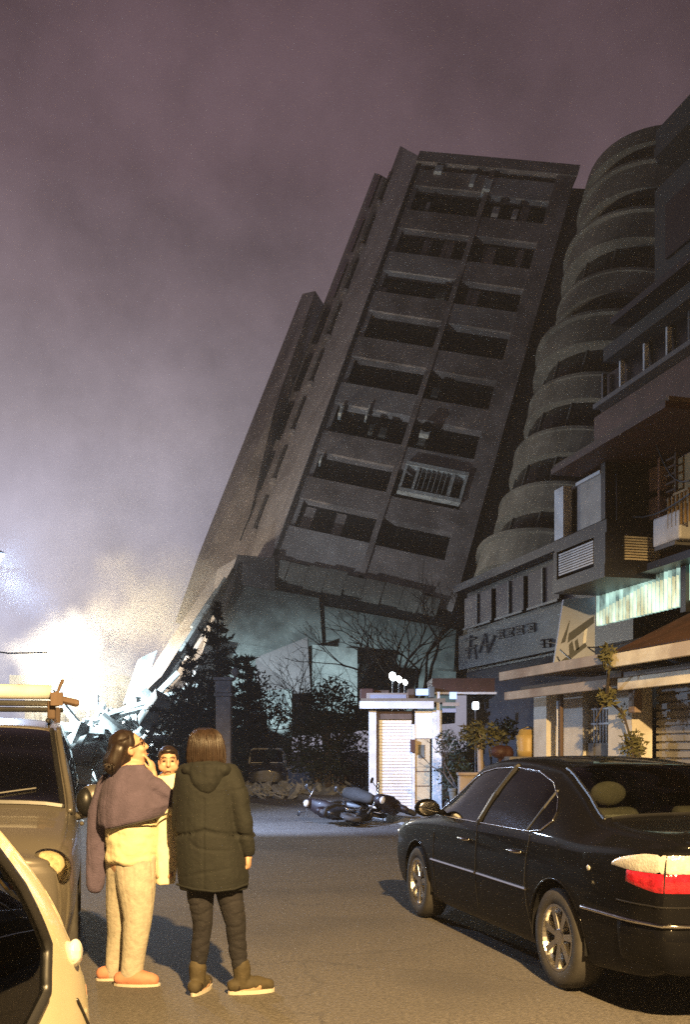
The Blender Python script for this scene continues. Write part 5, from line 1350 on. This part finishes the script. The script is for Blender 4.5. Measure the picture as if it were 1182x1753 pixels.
def cloth_noise(amp, sc, amp2=0.0, sc2=30.0, st=(1,1,.6)):
    def f(co):
        q = Vector((co.x*st[0], co.y*st[1], co.z*st[2]))
        return amp*(mnoise.noise(q*sc)) + amp2*mnoise.noise(q*sc2)
    return f
def crease(q, sc, st=(1,1,1), w=.16):
    v = mnoise.noise(Vector((q.x*st[0], q.y*st[1], q.z*st[2]))*sc)
    return max(0.0, 1-abs(v)/w)**1.5
def erings(g, rows, cap=True, seg=28):
    """rows: (centre xyz, half width x, half depth y, yaw)"""
    rs = []
    for (c, rx, ry, yaw) in rows:
        c = Vector(c); rs.append([c+Vector((math.cos(a)*rx*math.cos(yaw)-math.sin(a)*ry*math.sin(yaw), math.cos(a)*rx*math.sin(yaw)+math.sin(a)*ry*math.cos(yaw), 0)) for a in [2*math.pi*k/seg for k in range(seg)]])
    return g.rings(rs, cap=cap)

# ---- woman in the dark parka, seen from behind
Y2 = 6.05
def p2(px, py, dy=0.0): return U(px, py, Y2+dy)
w2 = empty('person', Vector((p2(382,1700).x, Y2, 0)), 'person in a dark olive hooded parka and dark trousers, standing with back to the camera', 'person', 'people watching the tilted tower')
g = MB()
Bh = basis((.12, 1, .06))
hc = p2(354, 1284, .02)
head(g, hc, Bh, 1.0)
g.tube([hc+Vector((0,-.01,-.06)), p2(354,1325,.02)], [.055,.06], 12)
g.tube([p2(354,1325), p2(357,1400), p2(362,1480)], [.10,.13,.135], 14, flat=.7, flatdir=(1,0,0))
hipL, hipR = p2(340,1490), p2(388,1490)
g.tube([hipL, p2(343,1535), p2(346,1585,-.01), p2(338,1690,.02)], [.07,.06,.045,.034], 12); g.tube([hipR, p2(394,1535), p2(403,1585,-.01), p2(412,1690,.01)], [.07,.06,.045,.034], 12)
g.tube([p2(395,1335), p2(418,1405,-.03), p2(424,1462,-.01)], [.05,.042,.028], 10); g.tube([p2(320,1335), p2(312,1405,.03), p2(318,1460,.16)], [.05,.042,.028], 10)
hand(g, p2(425,1461,-.01), (.02,.12,-1), (-1,.1,0), (0.1,1,0), 1.0, .75)
hand(g, p2(318,1460,.16), (.35,.8,-.1), (0,.2,-1), (1,0,0), 1.0, .6)
for (px, d) in ((338,(.1,.25,0)),(414,(1,.15,0))):
    a = p2(px,1694); dd = Vector(d).normalized(); g.tube([a, Vector((a.x,a.y,.05))+dd*.1], [.042,.035], 10)
b2 = fuse(g.build('body', M['skin'], w2), .008, 4)
eyes(b2, hc, Bh)
# parka
g = MB(); zof = lambda py: p2(0,py).z
erings(g, [(p2(352,1304,.0),.095,.10,0),(p2(352,1316),.15,.115,0),(p2(353,1330),.187,.125,0),(p2(355,1350),.193,.135,0),(p2(354,1390),.190,.14,0),(p2(356,1430),.198,.145,0),(p2(361,1470),.213,.15,0),(p2(365,1500),.218,.152,0),(p2(366,1522),.207,.148,0)])
g.tube([p2(392,1326), p2(407,1365,-.02), p2(417,1410,-.03), p2(424,1452,-.015)], [.075,.072,.062,.047], 16)
g.tube([p2(321,1326), p2(314,1370,.01), p2(312,1415,.05), p2(318,1452,.14)], [.075,.072,.062,.047], 16)
def fold2(co):
    q = co + Vector((w2.location)); z = q.z
    n = .007*mnoise.noise(Vector((q.x*7, q.y*7, q.z*4)))
    n -= .008*crease(q+Vector((5,0,0)), 4.5, (.55,.55,1.9), .13)*max(0, mnoise.noise(q*2.5)+.3)
    n -= .006*math.exp(-((q.x-p2(354,0).x)/.006)**2)*(1 if q.z < p2(0,1365).z and q.y < Y2 else 0)      # centre seam
    # waist drawcord
    zc = p2(0,1428).z+.10*(q.x-p2(356,0).x)**2*4-.25*abs(q.x-p2(356,0).x)+.03
    n -= .013*math.exp(-((z-zc)/.012)**2)
    return n
pk = fuse(g.build('parka', M['parka'], w2), .008, 5, fold2)
g = MB()   # hood lying on the back
erings(g, [(p2(352,1298,-.01),.092,.095,0),(p2(352,1310,-.03),.118,.115,0),(p2(353,1325,-.05),.120,.105,0),(p2(353,1340,-.08),.095,.08,0),(p2(354,1353,-.10),.05,.05,0),(p2(355,1361,-.105),.015,.02,0)])
g.ell(p2(326,1318,-.05), (.055,.07,.045)); g.ell(p2(380,1318,-.05), (.055,.07,.045))
fuse(g.build('hood', M['parka'], w2), .009, 3, cloth_noise(.010, 14, .004, 34))
g = MB(); g.tube([p2(303,1514,-.04)+Vector((0,.0,0)), p2(330,1522,-.145), p2(366,1526,-.15), p2(400,1522,-.14), p2(424,1513,-.05)], .008, 6); g.build('hem', M['parka'], w2, smooth=True)
g = MB(); g.tube([p2(424,1447,-.015), p2(425,1456,-.015)], [.046,.044], 14); g.build('cuff', M['parka'], w2, smooth=True)
# trousers and boots
g = MB()
g.tube([p2(341,1485), p2(343,1535), p2(347,1580,-.015), p2(342,1625,0), p2(338,1668,.01)], [.092,.082,.062,.055,.047], 16)
g.tube([p2(389,1485), p2(394,1535), p2(403,1580,-.015), p2(407,1625), p2(413,1664,.005)], [.092,.082,.064,.057,.050], 16)
fuse(g.build('trousers', M['jeans'], w2), .008, 3, lambda co: .004*mnoise.noise(Vector(co)*9)-.006*crease(Vector(co)+Vector((3,1,0)), 7, (.6,.6,2.0)))
def boot(pa, d, lab):
    d = Vector(d).normalized(); a = Vector((pa.x, pa.y, 0)); n = Vector((-d.y, d.x, 0))
    g = MB(); g.tube([a+Vector((0,0,.17)), a+Vector((0,0,.07))], [.055,.05], 14); g.tube([a-d*.05+Vector((0,0,.055)), a+d*.08+Vector((0,0,.06)), a+d*.17+Vector((0,0,.045))], [.045,.05,.036], 14)
    b = fuse(g.build('boot', M['boot'], w2), .007, 4, cloth_noise(.004, 30))
    g = MB(); pts = []
    for k in range(20):
        t = 2*math.pi*k/20; pts.append(a+d*(.06+.145*math.cos(t))+n*(.047*math.sin(t)*(1.0+.12*math.cos(t))))
    g.prism([p+Vector((0,0,.002)) for p in pts], (0,0,.024)); g.build('sole', M['sole'], b, smooth=False)
    g = MB(); g.ell(a-d*.028+Vector((0,0,.055)), (.048,.046,.042)); g.build('heel_patch', M['boot_toe'], b, smooth=True)
boot(p2(338,1706), (.22,1,0), ''); boot(p2(414,1706), (1,.30,0), '')
# bobbed hair
g = MB()
R_ = lambda py, px, rx, ry, dy=0: (p2(px,py,dy), rx, ry, 0)
erings(g, [R_(1246,352,.03,.03),R_(1250,352,.066,.07),R_(1258,352,.092,.10),R_(1270,353,.106,.115),R_(1284,353,.114,.12),R_(1298,353,.117,.112,-.0),R_(1308,353,.114,.10,-.01),R_(1314,353,.10,.085,-.015)], seg=40)
o = fuse(g.build('hair', M['hair_brown'], w2), .007, 2)
for v_ in o.data.vertices:
    q = Vector(v_.co); a = math.atan2(q.y-(Y2-w2.location.y), q.x-(p2(353,0).x-w2.location.x))
    v_.co += v_.normal*(.0045*mnoise.noise(Vector((a*13, q.z*3, 1)))+.0025*mnoise.noise(Vector((a*34, q.z*4, 5))))

# ---- person in the mauve shawl, looking up to the right, carrying the child
Y1 = 6.3
def p1(px, py, dy=0.0): return U(px, py, Y1+dy)
w1 = empty('person', Vector((p1(228,1680).x, Y1, 0)), 'person with glasses in a mauve shawl and pale pyjamas, holding a child', 'person', 'people watching the tilted tower')
g = MB()
B1 = basis((.86,.34,.36)); h1 = p1(222,1284,.0)
head(g, h1, B1, 1.0)
g.tube([h1+Vector((-.015,0,-.05)), p1(222,1322)], [.058,.066], 12)
g.tube([p1(224,1322), p1(226,1400), p1(226,1475)], [.10,.14,.15], 14, flat=.85, flatdir=(1,0,0))
g.tube([p1(215,1475,.04), p1(206,1580,.1), p1(198,1668,.12)], [.085,.06,.042], 12); g.tube([p1(235,1475,-.03), p1(238,1580,-.03), p1(226,1668,-.03)], [.09,.065,.045], 12)
g.tube([p1(200,1340,.05), p1(220,1390,.22), p1(270,1380,.2)], [.05,.042,.03], 10)
g.tube([p1(235,1338,-.05), p1(268,1385,-.05), p1(262,1330,-.02)], [.05,.042,.03], 10)
hand(g, p1(262,1328,-.02), (-.15,.2,1), (-1,.2,0), (0,-1,0.2), 1.0, .55)
hand(g, p1(268,1380,.2), (1,-.2,.1), (0,-1,.2), (0,0,1), 1.0, .6)
for (px, dy, d) in ((198,.12,(1,.25,0)),(226,-.03,(1,-.08,0))):
    a = p1(px,1676,dy); dd = Vector(d).normalized(); g.tube([a, Vector((a.x,a.y,.05))+dd*.12], [.045,.036], 10)
b1 = fuse(g.build('body', M['skin'], w1), .008, 4)
eyes(b1, h1, B1)
g = MB()
Q = lambda x, y, z: h1+B1 @ Vector((x, y, z))
# long hair: cap plus a fall behind the shoulder
g.ell(Q(-.022,0,.045), (.098,.086,.098), B1, 24, 14); g.ell(Q(-.06,0,0.0), (.065,.085,.10), B1, 20, 12)
for (y, k) in ((.06,0),(.02,1),(-.03,2),(-.065,3)):
    b = Q(-.07,y,.03); g.tube([b, b+Vector((-.035,-.0,-.08)), Vector((p1(196,1312).x, b.y-.01, p1(0,1318).z))], [.052,.055,.034], 12)
ha = fuse(g.build('hair', M['hair'], w1), .008, 14, cloth_noise(.005, 40, 0, 1, (1,1,.15)))
g = MB()
for sg_ in (1,-1):
    g.tube([Q(.098,sg_*.012,.02), Q(.10,sg_*.012,.032), Q(.098,sg_*.055,.034), Q(.09,sg_*.062,.02), Q(.092,sg_*.05,.0), Q(.099,sg_*.02,.0), Q(.098,sg_*.012,.02)], .003, 6)
    g.tube([Q(.09,sg_*.062,.025), Q(.04,sg_*.082,.018), Q(-.01,sg_*.086,.010)], .0032, 6)
g.tube([Q(.099,.012,.022), Q(.104,0,.026), Q(.099,-.012,.022)], .0032, 6)
g.build('glasses', M['slipper'] if 0 else M['maroon'], w1, smooth=True)
# shirt, pyjama trousers
g = MB(); erings(g, [(p1(226,1380),.15,.13,0),(p1(226,1420),.165,.15,0),(p1(226,1455),.168,.155,0),(p1(225,1472),.163,.155,0),(p1(226,1478),.15,.14,0)])
fuse(g.build('shirt', M['yellow_cloth'], w1), .010, 3, cloth_noise(.012, 12, .004, 34, (1,1,1.8)))
g = MB()
g.tube([p1(232,1470,-.02), p1(234,1520,-.035), p1(236,1575,-.04), p1(230,1625,-.035), p1(225,1668,-.03)], [.140,.122,.090,.076,.070], 18, flat=.9, flatdir=(1,0,0))
g.tube([p1(214,1470,.04), p1(208,1540,.08), p1(202,1600,.11), p1(195,1668,.12)], [.125,.10,.072,.058], 16)
def fold1(co):
    q = co+Vector(w1.location)
    n = .008*mnoise.noise(Vector((q.x*9, q.y*9, q.z*3.5)))
    n -= .009*crease(q+Vector((2,7,q.x*1.5)), 4.5, (2.1,2.1,.45), .16)*max(0, mnoise.noise(q*2.2)+.4)
    return n
fuse(g.build('pyjama_trousers', M['pyjama'], w1), .008, 4, fold1)
def slip(pa, d):
    a = Vector((pa.x, pa.y, 0)); d = Vector(d).normalized()
    g = MB(); g.tube([a-d*.06+Vector((0,0,.045)), a+d*.06+Vector((0,0,.05)), a+d*.15+Vector((0,0,.038))], [.046,.056,.040], 14)
    b = fuse(g.build('slipper', M['slipper'], w1), .008, 3)
    g = MB(); g.prism([a+d*(.045+.15*math.cos(t))+Vector((-d.y,d.x,0))*.055*math.sin(t)+Vector((0,0,.002)) for t in [2*math.pi*k/18 for k in range(18)]], (0,0,.016)); g.build('sole', M['sole'], b)
slip(p1(222,1682,-.04), (1,-.06,0)); slip(p1(192,1672,.12), (1,.3,0))
# shawl with an empty sleeve hanging at the left
g = MB()
erings(g, [(p1(232,1309),.085,.085,0),(p1(230,1318),.125,.11,0),(p1(226,1332),.162,.14,0),(p1(226,1352),.192,.165,.05),(p1(229,1374),.222,.185,.08),(p1(234,1392),.246,.195,.10),(p1(231,1406),.236,.195,.12),(p1(229,1413),.222,.19,.12),(p1(228,1414),.12,.10,.12)], seg=36)
g.tube([p1(188,1345,.02), p1(172,1395,.03), p1(166,1450,.03), p1(163,1515,.03)], [.085,.085,.072,.060], 16, flat=.55, flatdir=(1,0,0))
g.tube([p1(262,1350,-.05), p1(292,1378,-.02), p1(303,1392,0)], [.08,.05,.015], 12)
def fold3(co):
    q = co+Vector(w1.location); a = math.atan2(q.y-Y1, q.x-p1(230,0).x)
    return .008*mnoise.noise(Vector((a*3.2, q.z*2.0, 3)))*min(1, max(0,(1.40-q.z)*5))-.010*crease(q+Vector((1,0,0)), 3.2, (1.6,1.6,.45))*max(0, mnoise.noise(q*2)+.45)+.0015*mnoise.noise(q*45)
sw_ = fuse(g.build('shawl', M['shawl'], w1), .008, 5, fold3)
for v_ in sw_.data.vertices:      # the hem hangs lower on the left
    q = Vector(v_.co)+Vector(w1.location)
    if q.x > p1(188,0).x: v_.co.z += .22*(q.x-p1(205,0).x)*min(1, max(0, (1.32-q.z)/.28))
g = MB(); g.tube([p1(190,1419,-.165), p1(230,1410,-.18), p1(262,1402,-.165), p1(286,1393,-.11)], .006, 6); g.build('shawl_hem', M['dark_cloth'], w1, smooth=True)

# ---- the child held at the right shoulder
Yc = 6.36
def pc(px, py, dy=0.0): return U(px, py, Yc+dy)
w3 = empty('person', Vector(pc(287,1400)), 'small child with short dark hair wrapped in a cream blanket, carried and facing the camera', 'person', 'people watching the tilted tower')
g = MB(); B3 = basis((.18,-1,-.04)); h3 = pc(288,1305,-.02)
head(g, h3, B3, .76)
g.ell(h3+B3 @ Vector((.035,.035,-.03)), (.028,.03,.028)); g.ell(h3+B3 @ Vector((.035,-.035,-.03)), (.028,.03,.028))
g.tube([h3+Vector((0,0,-.05)), pc(289,1336)], [.036,.04], 10); g.tube([pc(289,1336), pc(290,1375), pc(287,1410)], [.075,.09,.085], 12)
g.tube([pc(278,1340), pc(268,1360,-.05), pc(262,1372,-.09)], [.032,.027,.02], 8); g.tube([pc(302,1340), pc(307,1368,-.03), pc(300,1386,-.08)], [.032,.027,.02], 8)
g.tube([pc(280,1410), pc(276,1450,-.05), pc(276,1490,-.03)], [.05,.04,.028], 8); g.tube([pc(294,1410), pc(293,1450,-.04), pc(292,1490,-.02)], [.05,.04,.028], 8)
hand(g, pc(299,1388,-.085), (-.6,-.3,-.5), (-.3,.8,-.2), (0,-.3,1), .55, .6); hand(g, pc(262,1373,-.09), (-.7,.2,-.2), (0,.6,-1), (0,-1,.2), .55, .6)
g.tube([pc(276,1490,-.03), pc(272,1500,-.09)], [.028,.02], 8); g.tube([pc(292,1490,-.02), pc(291,1500,-.09)], [.028,.02], 8)
b3 = fuse(g.build('body', M['skin'], w3), .006, 3)
eyes(b3, h3, B3, .8)
g = MB(); g.ell(h3+B3 @ Vector((-.018,0,.036)), (.076,.067,.072), B3, 22, 14); g.ell(h3+B3 @ Vector((-.035,0,.0)), (.05,.062,.06), B3, 18, 10); g.ell(h3+B3 @ Vector((.045,0,.075)), (.03,.045,.018), B3)
fuse(g.build('hair', M['hair'], w3), .006, 3, cloth_noise(.003, 45))
g = MB(); erings(g, [(pc(290,1323),.055,.055,0),(pc(291,1332),.088,.075,0),(pc(292,1350),.105,.09,0),(pc(292,1380),.11,.105,0),(pc(290,1400),.105,.105,0)])
g.tube([pc(279,1338), pc(270,1356,-.05), pc(264,1369,-.08)], [.042,.038,.028], 10); g.tube([pc(302,1338), pc(308,1366,-.04), pc(302,1384,-.08)], [.042,.038,.028], 10)
fuse(g.build('top', M['white_cloth'], w3), .009, 3, cloth_noise(.006, 18, .003, 40))
g = MB(); erings(g, [(pc(284,1385,-.03),.075,.085,0),(pc(284,1410,-.03),.083,.09,0),(pc(283,1450,-.03),.08,.085,0),(pc(282,1490,-.03),.075,.08,0),(pc(281,1512,-.03),.066,.075,0)])
g.tube([pc(284,1392,-.10), pc(296,1386,-.11), pc(303,1391,-.10)], [.03,.028,.016], 10)
fuse(g.build('blanket', M['white_cloth'], w3), .009, 3, cloth_noise(.011, 13, .004, 36, (1.6,1.6,.35)))

# fine strands laid over the heads of hair
def strands(par, name, m, n, fn, r, seed):
    q = random.Random(seed); g = MB()
    for i in range(n):
        P = fn(q)
        g.tube(P, [r*.6]+[r]*(len(P)-2)+[r*.4], 4, roundcap=False)
    return g.build(name, m, par, smooth=True)
def bob(q):
    a = q.uniform(0, 2*math.pi); j = q.uniform(.985, 1.035); cut = q.uniform(.86, 1.06); tw = q.uniform(-.10,.10)
    rows = [(1246,352,.03,.03,0),(1250,352,.066,.07,0),(1258,352,.092,.10,0),(1270,353,.106,.115,0),(1284,353,.114,.12,0),(1298,353,.117,.112,0),(1308,353,.114,.10,-.01),(1315,353,.104,.088,-.015)]
    k0 = q.choice((0,0,1,2)); P = []
    for i, (py, px, rx, ry, dy) in enumerate(rows[k0:]):
        if (py-1246)/69 > cut: break
        b = a+tw*i/6; c = p2(px, py, dy); P.append(c+Vector((math.cos(b)*rx*j, math.sin(b)*ry*j, 0)))
    return P if len(P) > 2 else P+[P[-1]-Vector((0,0,.01)), P[-1]-Vector((0,0,.02))]
strands(o, 'strands', M['hair_brown'], 620, bob, .0028, 2)
def fall(q):
    y = q.uniform(-.085,.075); x = -.075-.03*q.random()-.02*(1-abs(y)*10); s0 = Q(q.uniform(-.06,.02), y, .125-.5*abs(y)-.0*x); s1 = Q(-.105+.02*q.random(), y*1.05, .05)
    e = Vector((p1(q.uniform(186,206),1312).x, s1.y-.02+q.uniform(-.05,.03), p1(0,q.uniform(1308,1322)).z))
    m_ = Q(-.118, y*1.05, -.03)
    return [s0, s1, m_, (m_+e)/2+Vector((-.012,-.01,0)), e]
strands(ha, 'strands', M['hair'], 420, fall, .0032, 4)
